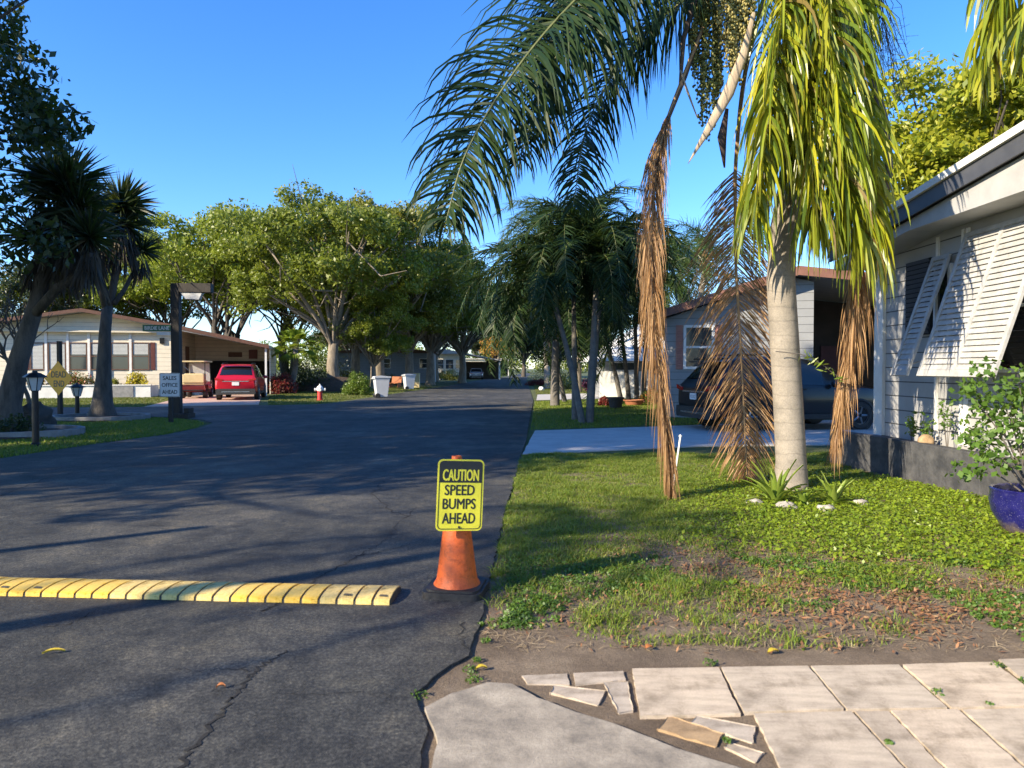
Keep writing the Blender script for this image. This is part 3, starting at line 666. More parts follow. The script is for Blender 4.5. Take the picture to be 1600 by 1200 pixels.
# speed bump
a = G(610, 946, RZ); b = G(-170, 927, RZ); d = (b - a); Lb = d.length; ang = atan2(d.y, d.x)
sb = thing('speed_bump', 'yellow rubber speed bump with dark grooves across the asphalt', 'speed bump', a, ang)
nseg = int(round(Lb / .1165)); st = Lb / nseg
W_, H_ = .31, .050
prof = [(0, 0), (.004, .026), (.02, .034)] + [(.02 + (W_ - .04) * t, .034 + (H_ - .034) * sin(pi * t) ** .8) for t in (.12, .25, .38, .5, .62, .75, .88)] + [(W_ - .02, .034), (W_ - .004, .026), (W_, 0)]
me_seg = MB().prism([(-p[0], p[1]) for p in prof], .008, st - .009, plane='YZ').mesh('segment', [M['bump_yellow']])
me_seg2 = me_seg.copy(); me_seg2.materials.clear(); me_seg2.materials.append(M['bump_pale'])
base_prof = [(p[0] + (.005 if p[0] < .1 else -.005 if p[0] > .21 else 0), max(0, p[1] - .007)) for p in prof]
MB().prism([(-p[0], p[1]) for p in base_prof], .002, Lb, plane='YZ').build('rubber_core', M['bump_dark'], sb)
for i in range(nseg):
    o = use('segment', me_seg2 if i in (0, 1, 2, 3, 9, 10, 11, 12, 13, 14, 15) else me_seg, sb, (i * st, 0, random.uniform(-.0015, .0015)))
    if i in (0, 1, 10, 11, 12, 13, 14, 19):
        x0 = i * st + .03; f = .036; MB().add([(x0, -f, .0425), (x0 + .055, -f - .004, .0432), (x0 + .05, -f - .03, .0475), (x0 + .006, -f - .026, .047)], np.array([(0, 1, 2, 3)])).build('worn_mark', M['bump_dark'], o)

# traffic cone + caution sign
cx, cy = P(714, 900, 4.68).x, 4.68
tc = thing('traffic_cone', 'orange traffic cone on a black rubber base at the road edge', 'traffic cone', (cx, cy, RZ), radians(-9))
bm_ = MB(); bm_.prism(rrect(.385, .385, .05), 0, .042, plane='XY'); bm_.prism(rrect(.345, .345, .05), .042, .056, plane='XY')
bm_.build('cone_base', M['rubber'], tc, bev=.008)
MB().lathe([(.155, .056), (.150, .066), (.137, .085), (.129, .13), (.034, .885), (.031, .90), (.024, .90), (.022, .86)], 40).build('cone_body', M['orange'], tc, smooth=True, sharp=50)
sg = thing('caution_sign', 'yellow and black caution sign about speed bumps leaning on the cone', 'sign', P(719, 773.5, 4.555), radians(19)); sg.rotation_euler = (radians(-3), radians(3.2), radians(17))
MB().prism(rrect(.305, .457, .032), -.001, .002).build('sign_panel', M['sign_yellow'], sg)
def ring(outer, inner, y, m, nm, par):
    n = len(outer); V = [(p[0], y, p[1]) for p in outer] + [(p[0], y, p[1]) for p in inner]
    MB().add(V, np.array([(i, (i + 1) % n, n + (i + 1) % n, n + i) for i in range(n)])).build(nm, m, par)
ring(rrect(.285, .437, .026), rrect(.275, .427, .022), -.0025, M['sign_black'], 'border', sg)
MB().prism([(-.14, .08), (.14, .08)] + [p for p in rrect(.28, .432, .024) if p[1] > .09], -.003, -.0015).build('black_header', M['sign_black'], sg)
text('CAUTION', .235, .072, 0, .128, -.003, M['sign_yellow'], sg, bold=.02)
for tx, wd, z in (('SPEED', .195, .032), ('BUMPS', .215, -.056), ('AHEAD', .215, -.148)):
    text(tx, wd, .066, -.004, z, -.0014, M['sign_black'], sg, bold=.022)
for z in (.195, -.205): MB().lathe([(0, -.006), (.007, -.006), (.008, 0)], 10, (0, 0, z), axis='Y').build('bolt', M['dark_wood'], sg)

# fallen leaves on the road and path
def flat_leaf(u, v, L, wd, rz, m, label, z=RZ):
    p = G(u, v, z + .006); mb = MB(); n = 6; V = []
    for i in range(n + 1):
        t = i / n; w_ = wd * sin(pi * min(1, t * .93 + .05)) * .5; zz = .012 * sin(pi * t)
        V += [(L * (t - .5), -w_, zz + .01), (L * (t - .5), 0, zz), (L * (t - .5), w_, zz + .01)]
    F = []
    for i in range(n): F += [(3 * i, 3 * i + 1, 3 * i + 4, 3 * i + 3), (3 * i + 1, 3 * i + 2, 3 * i + 5, 3 * i + 4)]
    o = mb.add(V, np.array(F)).build('fallen_leaf', m, loc=p, rz=rz); tag(o, label, 'leaf', 'fallen leaves')
flat_leaf(84, 1020, .105, .026, .35, M['yellow_leaf'], 'long yellow leaf lying on asphalt in front of the speed bump')
flat_leaf(345, 1075, .042, .028, .3, M['orange_leaf'], 'small orange leaf lying beside the asphalt crack')
flat_leaf(1208, 1020, .075, .034, .4, M['yellow_leaf'], 'yellow leaf on dark soil behind the square slabs', 0.01)
flat_leaf(752, 1046, .06, .03, .3, M['yellow_leaf'], 'yellow leaf on soil between road edge and concrete pad', 0.01)
flat_leaf(1014, 1014, .05, .04, .5, M['orange_leaf'], 'red brown leaf on soil behind the stone strips', 0.01)

# near lawn: grass, cover, weeds, litter
rg = np.random.RandomState(11)
LAWN = [(748, 985), (756, 940), (771, 890), (790, 800), (806, 742), (814, 712), (1060, 700), (1330, 692), (1330, 735), (1395, 750), (1560, 785), (1700, 820), (1900, 880), (2300, 1010), (1700, 1010), (1400, 1010), (1250, 1018), (1100, 1010), (960, 1015), (850, 985)]
def scatter(n, x0, x1, y0, y1): return rg.uniform(x0, x1, n), rg.uniform(y0, y1, n)
def notroad(x, y, off=.0): return x > np.interp(y, [p[1] for p in RE], [p[0] for p in RE]) + off
GXY = []
X, Y = scatter(420000, -.3, 6.2, 3.6, 12.4); U, V = project(X, Y, 0)
k = inpoly(U, V, LAWN) & notroad(X, Y, -.03 + .07 * vnoise(X, Y, 7, 3)); X, Y, U, V = X[k], Y[k], U[k], V[k]
nz = .55 * vnoise(X, Y, 2.2, 1) + .45 * vnoise(X, Y, 6.5, 2)
dens = np.clip((965 - V) / 110, .0, 1) * .85 + .15
dens = np.clip(dens + (nz - .5) * 1.7, .0, 1)
bare = np.exp(-(((U - 1150) / 170) ** 2 + ((V - 880) / 35) ** 2)) + np.exp(-(((U - 1420) / 260) ** 2 + ((V - 945) / 45) ** 2)) + .8 * np.exp(-(((U - 1040) / 60) ** 2 + ((V - 880) / 22) ** 2)) + .7 * np.exp(-(((U - 1060) / 30) ** 2 + ((V - 780) / 12) ** 2))
dens *= np.clip(1 - bare * .8, .08, 1)
cov = np.clip((U - 1040) / 160, 0, 1) * np.clip((V - 735) / 25, 0, 1) * np.clip((915 - V + (nz - .5) * 120) / 40, 0, 1) * np.clip(1 - bare, 0, 1)
k = (rg.uniform(0, 1, len(X)) < dens * np.clip(1.15 - cov, .12, 1))
near = Y < 5.2
mb = MB(); blades(mb, X[k], Y[k], np.zeros(k.sum()), .016 + .048 * nz[k] ** 1.3 + .02 * (vnoise(X[k], Y[k], 9, 5) > .62), .0062, rg, 1.1)
tag(mb.build('lawn_grass', M['grass']), 'short green grass of the near lawn with thin patches', 'grass', kind='stuff')
# broadleaf ground cover
k2 = (rg.uniform(0, 1, len(X)) < cov * .38); n = k2.sum(); C = np.stack([X[k2], Y[k2], rg.uniform(.01, .055, n)], 1)
mb = MB(); leaves_np(mb, C, .036, rg, 1.6, .72, dz=.5); tag(mb.build('ground_cover', M['cover']), 'bright yellow green leafy ground cover around the palm', 'ground cover', kind='stuff')
# clumps of weeds over the thin part
mb = MB(); nc = 230
cxs, cys = scatter(4000, -.25, 5.5, 3.62, 5.6); uu, vv = project(cxs, cys, 0)
k = inpoly(uu, vv, LAWN) & notroad(cxs, cys, .12); nn = vnoise(cxs, cys, 2.0, 8); k &= (nn > .42) & ((vv < 930 + nn * 140)) & ((uu < 1120) | (nn > .5)); cxs, cys = cxs[k][:760], cys[k][:760]
pc = np.stack([cxs, cys, np.full(len(cxs), .015)], 1)
clump_leaves(mb, pc, rg.uniform(.03, .095, len(pc)), 46, .022, rg, .38, .7, 1.2)
tag(mb.build('weeds', M['weed']), 'low leafy weeds over the thin sandy grass', 'weeds', kind='stuff')
# leaf litter and straw
X, Y = scatter(60000, -.3, 6.5, 3.5, 6.4); U, V = project(X, Y, 0)
pl = .03 + .65 * np.exp(-(((U - 1430) / 270) ** 2 + ((V - 940) / 50) ** 2)) + .35 * np.exp(-(((U - 1130) / 150) ** 2 + ((V - 885) / 40) ** 2)) + .12 * np.exp(-(((U - 950) / 160) ** 2 + ((V - 935) / 40) ** 2))
k = (V < 1026) & notroad(X, Y, .03) & (rg.uniform(0, 1, len(X)) < pl * 1.8 * vnoise(X, Y, 4, 12) * vnoise(X, Y, 14, 13) * 1.8); n = k.sum()
mb = MB(); leaves_np(mb, np.stack([X[k], Y[k], rg.uniform(.010, .03, n)], 1) , .040, rg, 2.2, .34, dz=.3)
tag(mb.build('leaf_litter', M['litter']), 'red brown dry leaves scattered over the bare soil', 'leaf litter', kind='stuff')
X, Y = scatter(80000, -.4, 6.5, 3.45, 6.3); U, V = project(X, Y, 0)
k = (V < 1020) & notroad(X, Y, .03) & (rg.uniform(0, 1, len(X)) < .32 * np.clip(bare.mean() + vnoise(X, Y, 2.5, 17) * 1.2 - .25, 0, 1)); n = k.sum()
mb = MB(); leaves_np(mb, np.stack([X[k], Y[k], rg.uniform(.008, .018, n)], 1), .075, rg, 3, .06, dz=.06)
tag(mb.build('dry_straw', M['straw']), 'pale dry grass straw matted on the soil', 'dry straw', kind='stuff')
# weeds in joints and at the crumbling asphalt edge
mb = MB(); pc = [tuple(G(u, v, .02)) for u, v in ((745, 1030), (735, 1045), (655, 1085), (740, 1060), (1135, 1157), (1388, 1160), (1465, 1083), (1545, 1100), (1560, 1040), (1600, 1063), (1110, 1036), (1250, 1000), (1630, 1080), (760, 1000), (752, 975))]
clump_leaves(mb, np.array(pc), rg.uniform(.02, .045, len(pc)), 46, .017, rg, .5, .6, 1.0)
tag(mb.build('joint_weeds', M['weed']), 'tiny weeds in the slab joints and along the crumbling asphalt edge', 'weeds', kind='stuff')

# other lawns
def lawn(name, label, poly, n, h, wd, m='grass_far', excl=None):
    xs = [p[0] for p in poly]; ys = [p[1] for p in poly]
    X, Y = scatter(n, min(xs), max(xs), min(ys), max(ys)); k = inpoly(X, Y, poly)
    mb = MB(); blades(mb, X[k], Y[k], np.zeros(k.sum()), h, wd, rg, .8); tag(mb.build(name, M[m]), label, 'grass', kind='stuff')
lawn('lawn_grass', 'shaded grass between the two driveways under the palms', pixpoly([(829, 672), (836, 627), (1100, 620), (1120, 664), (1040, 665)]), 90000, .05, .014, 'grass')
lawn('lawn_grass', 'sunlit grass beyond the second driveway', pixpoly([(838, 616), (834, 602), (1000, 600), (1060, 611)]), 45000, .05, .03)
isl = [(-8.25, 14.2), (-7.85, 16), (-7.9, 17.6), (-8.25, 19.1), (-9, 20.2), (-10.3, 21.2), (-12.5, 22), (-17, 22.4), (-24, 22), (-24, 8), (-8.7, 8), (-8.5, 12)]
lawn('lawn_grass', 'shaded grass of the corner lawn with the yuccas', isl, 170000, .055, .014, 'grass')
lawn('lawn_grass', 'sunny grass strip before the white planter wall', pixpoly([(-60, 639), (-60, 622), (250, 617), (285, 621), (222, 636)]), 40000, .05, .025)
lawn('lawn_grass', 'grass verge by hydrant and bins', [(-9.9, 28.8), (-13, 38), (-14, 46), (-9, 60), (-6.1, 55), (-6.9, 45), (-7.5, 36), (-8, 30.2)], 70000, .05, .03)

# ================================================================== HOUSES
def window(par, x0, x1, z0, z1, y=-.02, fill='glass', frame='white_paint', bar=True, fr=.05):
    """window set on a wall whose outside faces -y"""
    f = MB(); t = fr
    for a, b in (((x0, z0), (x1, z0 + t)), ((x0, z1 - t), (x1, z1)), ((x0, z0 + t), (x0 + t, z1 - t)), ((x1 - t, z0 + t), (x1, z1 - t))):
        f.span((a[0], y - .03, a[1]), (b[0], y + .02, b[1]))
    zm = (z0 + z1) / 2
    if bar: f.span((x0 + t, y - .025, zm - t * .4), (x1 - t, y + .015, zm + t * .4))
    w_ = f.build('window', M[frame], par)
    MB().add([(x0 + t * .5, y, z0 + t * .5), (x1 - t * .5, y, z0 + t * .5), (x1 - t * .5, y, z1 - t * .5), (x0 + t * .5, y, z1 - t * .5)], np.array([(0, 1, 2, 3)])).build('pane', M[fill], w_)
    return w_
def slatbox(par, name, x0, x1, z0, z1, m, y=-.03):
    f = MB(); f.span((x0, y, z0), (x1, y + .03, z1)); n = int((z1 - z0) / .07)
    for i in range(n): f.box(((x0 + x1) / 2, y - .004, z0 + (i + .5) * (z1 - z0) / n), (x1 - x0 - .07, .012, .05), rx=.35)
    return f.build(name, M[m], par)

# --- cream house on the far corner (gable to the lane, carport on its right)
HO = Vector((-18.14, 38.5, 0)); HA = radians(14)
ho = thing('mobile_home', 'cream sided home with brown roof edge and carport on the far corner', 'house', HO, HA)
def hu(u, v): return onwall(u, v, HO, HA)
EZ, PZ, XP = 3.72, 4.42, -4.4
MB().prism([(-10.5, 0), (0, 0), (0, EZ), (XP, PZ), (-8.8, EZ), (-10.5, EZ - .25)], 0, 13).build('wall', M['cream_siding'], ho)
MB().prism([(XP, PZ + .16), (-11, EZ - .20), (-11, EZ - .32), (XP, PZ + .03), (4.75, 2.62), (4.75, 2.76), (.3, EZ + .02)][::-1], -.75, 13.4).build('roof', M['roof_grey'], ho)
MB().prism([(XP, PZ + .18), (-11.02, EZ - .18), (-11.02, EZ - .36), (XP, PZ + .0), (.2, EZ - .12), (4.8, 2.58), (4.8, 2.78), (.3, EZ + .05)][::-1], -.80, -.752).build('fascia', M['brown_trim'], ho)
zt = hu(135, 518)[1]; MB().span((-9.2, -.30, zt - .04), (-.3, -.003, zt + .05)).build('window_hood', M['cream_siding'], ho)
wl = [(47, 70, 'blind'), (75, 104, 'blind'), (108, 137, 'glass'), (141, 170, 'glass'), (173, 202, 'glass'), (206, 234, 'glass')]
for (u0, u1, fl) in wl:
    x0, z1 = hu(u0, 535); x1, z0 = hu(u1, 578); w_ = window(ho, x0, x1, z0, z1, -.025, 'glass', 'brown_trim', fl == 'glass')
    zz = z0 + (z1 - z0) * (.0 if fl == 'blind' else .52)
    MB().span((x0 + .07, -.027, zz + .06), (x1 - .07, -.0255, z1 - .06)).build('blind', M['blind'], w_)
for (u0, u1) in ((36, 46), (235, 243)):
    x0, z1 = hu(u0, 535); x1, z0 = hu(u1, 578); slatbox(ho, 'shutter', x0, x1, z0, z1, 'maroon')
for u in (72, 106, 139, 171.5, 204): x, _ = hu(u, 550); MB().span((x - .06, -.05, .72), (x + .06, -.002, zt - .05)).build('wall_post', M['white_paint'], ho)
x0, z1 = hu(250, 528); x1, z0 = hu(257, 537); MB().span((x0, -.09, z0), (x1, -.002, z1)).build('wall_lantern', M['black_metal'], ho)
# carport: back wall, painted shade over stored things, posts, side door
MB().prism([(.003, 0), (4.7, 0), (4.7, 2.60), (.003, 3.66)], 5.2, 5.35).build('carport_back_wall', M['cream_siding'], ho)
MB().span((.4, 4.9, 0), (4.6, 5.19, 1.95)).build('shade_panel', M['dark_and_shade'], ho)  # near-black panel stands for the shade and clutter at the carport back
for y in (-.5, 2.5): MB().span((4.55, y, 0), (4.65, y + .1, 2.64)).build('carport_post', M['white_paint'], ho)
MB().span((4.62, 1.5, 0), (4.68, 5.2, 2.62)).build('carport_side_wall', M['cream_siding'], ho)
MB().span((.004, 2.2, .7), (.05, 3.1, 2.75)).build('door', M['brown_trim'], ho)
MB().span((1.9, 5.12, 2.2), (2.7, 5.198, 2.5)).build('wall_plaque', M['brown_trim'], ho)
MB().span((3.1, 5.1, 2.1), (3.6, 5.198, 2.65)).build('meter_box', M['maroon'], ho)
st = MB()
for i in range(3): st.span((.06, 1.2 + i * .0, .0), (.9 - i * .25, 2.3, .22 * (i + 1)))
st.build('step', M['white_paint'], ho)
for y in (1.2, 2.3):
    rl = MB(); rl.tube([(.95, y, .9), (.1, y, 1.6)], .025, 6); rl.tube([(.95, y, 0), (.95, y, .9)], .025, 6); rl.tube([(.5, y, 0), (.5, y, 1.25)], .02, 6); rl.build('stair_rail', M['white_paint'], ho)
# white planter wall
pw = thing('planter_wall', 'long low white planter wall before the cream house', 'planter wall', HO, HA)
xa, xb = -10.4, -.9
MB().span((xa, -1.9, 0), (xb, -1.72, .62)).build('front_wall', M['white_paint'], pw)
MB().span((xb - .18, -1.718, 0), (xb, -.1, .618)).build('end_wall', M['white_paint'], pw)
MB().span((xa, -1.95, .62), (xb + .04, -1.67, .67)).build('coping', M['white_paint'], pw)
MB().span((xa, -1.715, 0), (xb - .19, -.1, .52)).build('soil_bed', M['mulch'], pw)
MB().span((-2.9, -1.94, .03), (-1.7, -1.903, .58)).build('stone_panel', M['edging'], pw)
def hp(x, y, z=0): return HO + Vector((x * cos(HA) - y * sin(HA), x * sin(HA) + y * cos(HA), z))
shrub('croton', 'yellow croton bush beside the maroon shutter at the cream house corner', 'shrub', hp(hu(222, 590)[0], -.9, .5), (.62, .5, .95), M['croton'], 1, .11, 26, 40)
shrub('croton', 'yellow croton bush left of the windows, behind the yucca trunk', 'shrub', hp(hu(38, 590)[0], -.9, .5), (.6, .5, .9), M['croton'], 2, .11, 26, 40)
shrub('flowering_shrub', 'green shrub with red flowers under the cream house windows', 'shrub', hp(hu(131, 590)[0], -.9, .5), (1.0, .5, 1.0), M['ixora'], 3, .1, 40, 45)
shrub('flowering_shrub', 'low pale shrub right of the big yucca trunk in the white planter', 'shrub', hp(hu(184, 590)[0], -.9, .5), (.55, .4, .5), M['leaf_olive'], 4, .1, 20, 30)
shrub('flowering_shrub', 'small dark shrub behind the dead end sign in the white planter', 'shrub', hp(hu(76, 590)[0], -.9, .5), (.6, .4, .4), M['ixora'], 5, .1, 20, 30)

# --- grey home in the shade of the trees, mid distance
gh = thing('mobile_home', 'long blue grey home with dark roof edge in shade behind the bins', 'house', (-12.4, 72, 0), radians(4))
MB().span((-5.2, 0, 0), (4.4, 8, 3.05)).build('wall', M['blue_siding'], gh)
MB().prism([(-5.6, 3.06), (4.7, 3.06), (4.7, 3.2), (-.4, 3.75), (-5.6, 3.2)], -.4, 8.4).build('roof', M['brown_trim'], gh)
for x in (-.9, 3.0): window(gh, x, x + 1.0, 1.5, 2.5, -.02, 'glass', 'white_paint')
# --- cream house with carport further along
ch = thing('mobile_home', 'small sunlit cream home with flat carport further down the lane', 'house', (-9.3, 95, 0), radians(3))
MB().span((-2.4, 0, 0), (2.9, 9, 3.4)).build('wall', M['cream_siding'], ch)
MB().prism([(-2.8, 3.41), (2.9, 3.41), (8.0, 2.45), (8.0, 2.6), (0.2, 4.1), (-2.8, 3.6)], -.6, 9.2).build('roof', M['roof_grey'], ch)
for x in (-.9, .4, 1.7): window(ch, x, x + 1.1, 1.4, 2.7, -.02, 'glass', 'white_paint')
for y in (0, 4): MB().span((7.6, y, 0), (7.75, y + .15, 2.5)).build('carport_post', M['white_paint'], ch)
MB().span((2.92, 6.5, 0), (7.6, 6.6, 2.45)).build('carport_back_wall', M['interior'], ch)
MB().span((2.4, -.9, 0), (-2.4, -.7, .55)).build('planter_wall', M['white_paint'], ch)
fh = thing('mobile_home', 'farthest pale home with open dark carport at the lane bend', 'house', (-6.5, 142, 0), 0)
MB().span((-5, 0, 0), (1.2, 9, 3.3)).build('wall', M['cream_siding'], fh); MB().span((-5.4, -.5, 3.301), (6, 9.3, 3.5)).build('roof', M['roof_grey'], fh)
MB().span((1.22, 6, 0), (5.8, 6.1, 3.2)).build('carport_back_wall', M['dark_and_shade'], fh)
for x in (3.2, 5.7): MB().span((x, -.2, 0), (x + .14, -.06, 3.3)).build('carport_post', M['white_paint'], fh)

# --- house behind the dark SUV (gable with rust edge)
h2 = thing('mobile_home', 'grey sided home with rust brown roof edge behind the dark parked SUV', 'house', (4.62, 21.5, 0), radians(-13))
MB().prism([(0, 0), (4.2, 0), (4.2, 4.0), (3.6, 4.15), (0, 3.0)], 0, 11).build('wall', M['grey_siding'], h2)
MB().prism([(-.35, 2.95), (3.7, 4.18), (9.5, 3.45), (9.5, 3.58), (3.7, 4.36), (-.35, 3.1)][::-1], -.5, 11.3).build('roof', M['roof_grey'], h2)
MB().prism([(-.38, 2.90), (3.7, 4.14), (9.5, 3.38), (9.5, 3.62), (3.7, 4.40), (-.38, 3.14)][::-1], -.56, -.503).build('fascia', M['rust_trim'], h2)
def h2x(u, v): return onwall(u, v, (4.62, 21.5), radians(-13))
x0, z1 = h2x(1068, 508); x1, z0 = h2x(1116, 577); window(h2, x0, x1, z0, z1, -.02, 'glass', 'white_paint', fr=.08)
for u0, u1 in ((1056, 1067), (1117, 1128)):
    a, _ = h2x(u0, 540); b, _ = h2x(u1, 540); slatbox(h2, 'shutter', a, b, z0, z1, 'pink_trim')
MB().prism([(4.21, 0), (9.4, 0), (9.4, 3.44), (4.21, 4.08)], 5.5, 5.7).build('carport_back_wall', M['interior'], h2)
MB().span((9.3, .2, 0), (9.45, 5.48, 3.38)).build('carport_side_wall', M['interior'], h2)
MB().span((5.4, 5.40, .1), (6.3, 5.49, 2.3)).build('door', M['maroon'], h2)
MB().span((7.3, 5.0, 1.5), (8.6, 5.49, 2.3)).build('cupboard', M['slab_tan'], h2)
MB().span((9.25, -.3, 0), (9.4, -.15, 3.38)).build('carport_post', M['white_paint'], h2)
# --- house with the broad white roof
h3 = thing('mobile_home', 'home with a bright white sloping metal roof beyond the palm clumps', 'house', (0, 0, 0), 0)
a = P(930, 564, 36); b = P(1120, 564, 36); c = P(1120, 486, 41); d_ = P(1008, 500, 41)
rf = MB(); rf.add([a, b, c, d_, a + Vector((0, 9, 0)), b + Vector((0, 9, 0))], [np.array([(0, 1, 2, 3)]), np.array([(0, 3, 4)]), np.array([(3, 2, 5, 4)])])
rf.build('roof', M['white_metal'], h3)
MB().span((a.x + .5, 36.7, 0), (b.x - .3, 44, a.z + .1)).build('wall', M['grey_siding'], h3)
MB().span((a.x + .2, 35.6, 0), (b.x, 35.8, 1.35)).build('front_wall', M['white_paint'], h3)
for i in range(4): window(h3, a.x + 1.0 + i * 1.7, a.x + 2.3 + i * 1.7, 1.37, 1.84, 36.68, 'glass', 'white_paint', False)

# --- near house on the right with open louvred shutters
nh = thing('mobile_home', 'near white sided home with propped open louvred shutters', 'house', (5.86, 11.25, 0), radians(-90))
# local frame: x = along the wall towards the camera, -y = out of the wall towards the road (world -X)
def nw(u, v, X=5.86): p = XatPlane(u, v, X); return 11.25 - p.y, p.z
RK0, RKS = 3.43, .107
def rake(x): return RK0 + RKS * x
LW = 9.5
MB().prism([(0, .1), (LW, .1), (LW, rake(LW)), (0, rake(0))], 0, 7).build('wall', M['white_siding'], nh)
MB().span((-.16, -.05, .45), (.10, .09, rake(0) - .06)).build('corner_post', M['white_paint'], nh)
OVR = -.56
MB().prism([(-.6, rake(-.6) + .02), (LW, rake(LW) + .02), (LW, rake(LW) + .12), (-.6, rake(-.6) + .12)], OVR + .01, 7.3).build('roof', M['roof_grey'], nh)
MB().prism([(-.62, rake(-.62) + .10), (LW, rake(LW) + .10), (LW, rake(LW) + .19), (-.62, rake(-.62) + .19)], OVR - .06, OVR + .1).build('drip_edge', M['white_paint'], nh)
MB().prism([(-.61, rake(-.61) - .10), (LW, rake(LW) - .10), (LW, rake(LW) + .098), (-.61, rake(-.61) + .098)], OVR - .02, OVR + .008).build('fascia', M['slate_band'], nh)
MB().prism([(-.6, rake(-.6) - .24), (1.6, rake(1.6) - .24), (LW, 3.36), (LW, rake(LW) - .102), (-.6, rake(-.6) - .102)], OVR + .06, -.003).build('soffit_box', M['eave_white'], nh)
for u in (1467, 1507, 1514):
    x, _ = nw(u, 400); MB().span((x - .025, -.03, .5), (x + .025, .01, 3.3)).build('trim_strip', M['white_paint'], nh)
# dark louvred window left of the narrow shutter
x0, z1 = nw(1421, 412); x1, z0 = nw(1458, 522); wf = MB(); wf.span((x0, -.05, z0), (x1, -.004, z1)); w_ = wf.build('louvred_window', M['dark_and_shade'], nh)
lv = MB()
for i in range(16): lv.box(((x0 + x1) / 2, -.055, z0 + (i + .5) * (z1 - z0) / 16), (x1 - x0 - .05, .008, (z1 - z0) / 17), rx=.5)
lv.build('louvre', M['slate_band'], w_)
def bermuda(x0, x1, zt_, zb, out, label=None):
    """shutter hinged at its top edge and propped out at the bottom"""
    Lh = sqrt((zt_ - zb) ** 2 + out ** 2); tl = atan2(out, zt_ - zb); root = bpy.data.objects.new('louvred_shutter', None)
    wd = x1 - x0; f = MB(); t = .06
    f.span((0, -.018, -Lh), (t, .018, 0)); f.span((wd - t, -.018, -Lh), (wd, .018, 0)); f.span((t, -.018, -t), (wd - t, .018, 0)); f.span((t, -.018, -Lh), (wd - t, .018, -Lh + t * 1.4))
    if wd > .9: f.span((wd / 2 - t / 2, -.018, -Lh + t * 1.4), (wd / 2 + t / 2, .018, -t))
    o = f.build('louvred_shutter', M['shutter_white'], nh, loc=(x0, -.05, zt_)); o.rotation_euler.x = -tl
    lv = MB(); n = int(Lh / .078); cells = [(t, wd - t)] if wd <= .9 else [(t, wd / 2 - t / 2), (wd / 2 + t / 2, wd - t)]
    for a, b in cells:
        for i in range(n): 
            z = -t - (i + .5) * (Lh - t * 2.4) / n; lv.box(((a + b) / 2, 0, z), (b - a, .007, (Lh - 2.4 * t) / n * .98), rx=-.30)
    lv.build('louvre', M['shutter_white'], o)
    pr = MB(); pr.tube([(.03, .02, -Lh * .93), (.03, out * .97, -Lh * .72)], .008, 5); pr.build('prop_rod', M['chrome'], o)
    return o
x0 = 11.25 - 9.84; x1 = 11.25 - 9.44; bermuda(x0, x1, 3.02, 1.40, .56)
window(nh, x0 + .02, x1 - .02, 1.45, 2.9, -.02, 'car_glass', 'white_paint')
x0 = 11.25 - 9.13; x1 = 11.25 - 7.68; bermuda(x0, x1, 3.22, 1.40, .60)
window(nh, x0 + .03, x1 - .03, 1.45, 3.0, -.02, 'car_glass', 'white_paint')
window(nh, 11.25 - 7.5, 11.25 - 6.2, 1.3, 3.0, -.02, 'glass', 'white_paint')
# black planter wall in front of it
bpw = thing('planter_wall', 'low black painted block planter wall under the louvred shutters', 'planter wall', (0, 0, 0), 0)
pa, pb, pc_, pd, pe = (5.12, 11.15), (5.36, 10.12), (5.62, 8.3), (5.75, 6.0), (5.80, 11.15)
MB().prism([pa, pb, pc_, pd, (5.84, 6.0), (5.84, 11.16)], -.05, .40, plane='XY').build('soil_bed', M['mulch'], bpw)
def wallseg(a, b, h0, h1, th, mb, cap):
    d = Vector((b[0] - a[0], b[1] - a[1])).normalized(); n = Vector((-d.y, d.x)) * -th
    V = [(a[0], a[1], -.05), (b[0], b[1], -.05), (b[0], b[1], h1), (a[0], a[1], h0)]; V += [(x - n.x, y - n.y, z) for x, y, z in V]
    mb.add(V, np.array([(0, 1, 2, 3), (7, 6, 5, 4), (0, 4, 5, 1), (1, 5, 6, 2), (2, 6, 7, 3), (3, 7, 4, 0)]))
wm = MB(); wallseg(pa, pb, .53, .53, -.15, wm, 0); wallseg((pb[0], pb[1] - .003), pc_, .532, .50, -.15, wm, 0); wallseg((pc_[0], pc_[1] - .003), pd, .498, .49, -.15, wm, 0)
wm.build('block_wall', M['planter_black'], bpw, bev=.01)
for (x, y, h, sd, lb) in ((5.62, 9.95, .55, 1, 'thin leafy seedling left of the tan ball in the black planter'), (5.68, 9.25, .85, 2, 'tall thin leafy plant right of the tan ball in the black planter'), (5.62, 9.6, .5, 3, 'short leafy plant directly above the tan ball in the black planter'), (5.7, 8.75, .45, 4, 'small sprig nearest the blue pot in the black planter')):
    t = thing('young_plant', lb, 'plant', (x, y, .38), 0, 'small plants in the black planter'); rg_ = np.random.RandomState(sd); f = MB(); s_ = MB()
    cs = []
    for q in range(4):
        p = Vector((rg_.uniform(-.1, .1), rg_.uniform(-.12, .12), h * rg_.uniform(.6, 1))); s_.tube([(0, 0, 0), p * .5, p], [.006, .004, .003], 4); cs += [p, p * .8, p * .6]
    clump_leaves(f, np.array([tuple(c) for c in cs]), np.full(len(cs), .07), 9, .06, rg_, .8, .5); f.build('foliage', M['weed'], t); s_.build('stem', M['twig'], t)
o = MB().blob((0, 0, .09), (.10, .10, .09), 4, .04, 10).build('stone_ball', M['slab_tan'], smooth=True, loc=(5.50, 9.42, .44)); tag(o, 'tan ball shaped stone sitting on the black planter edge', 'stone')

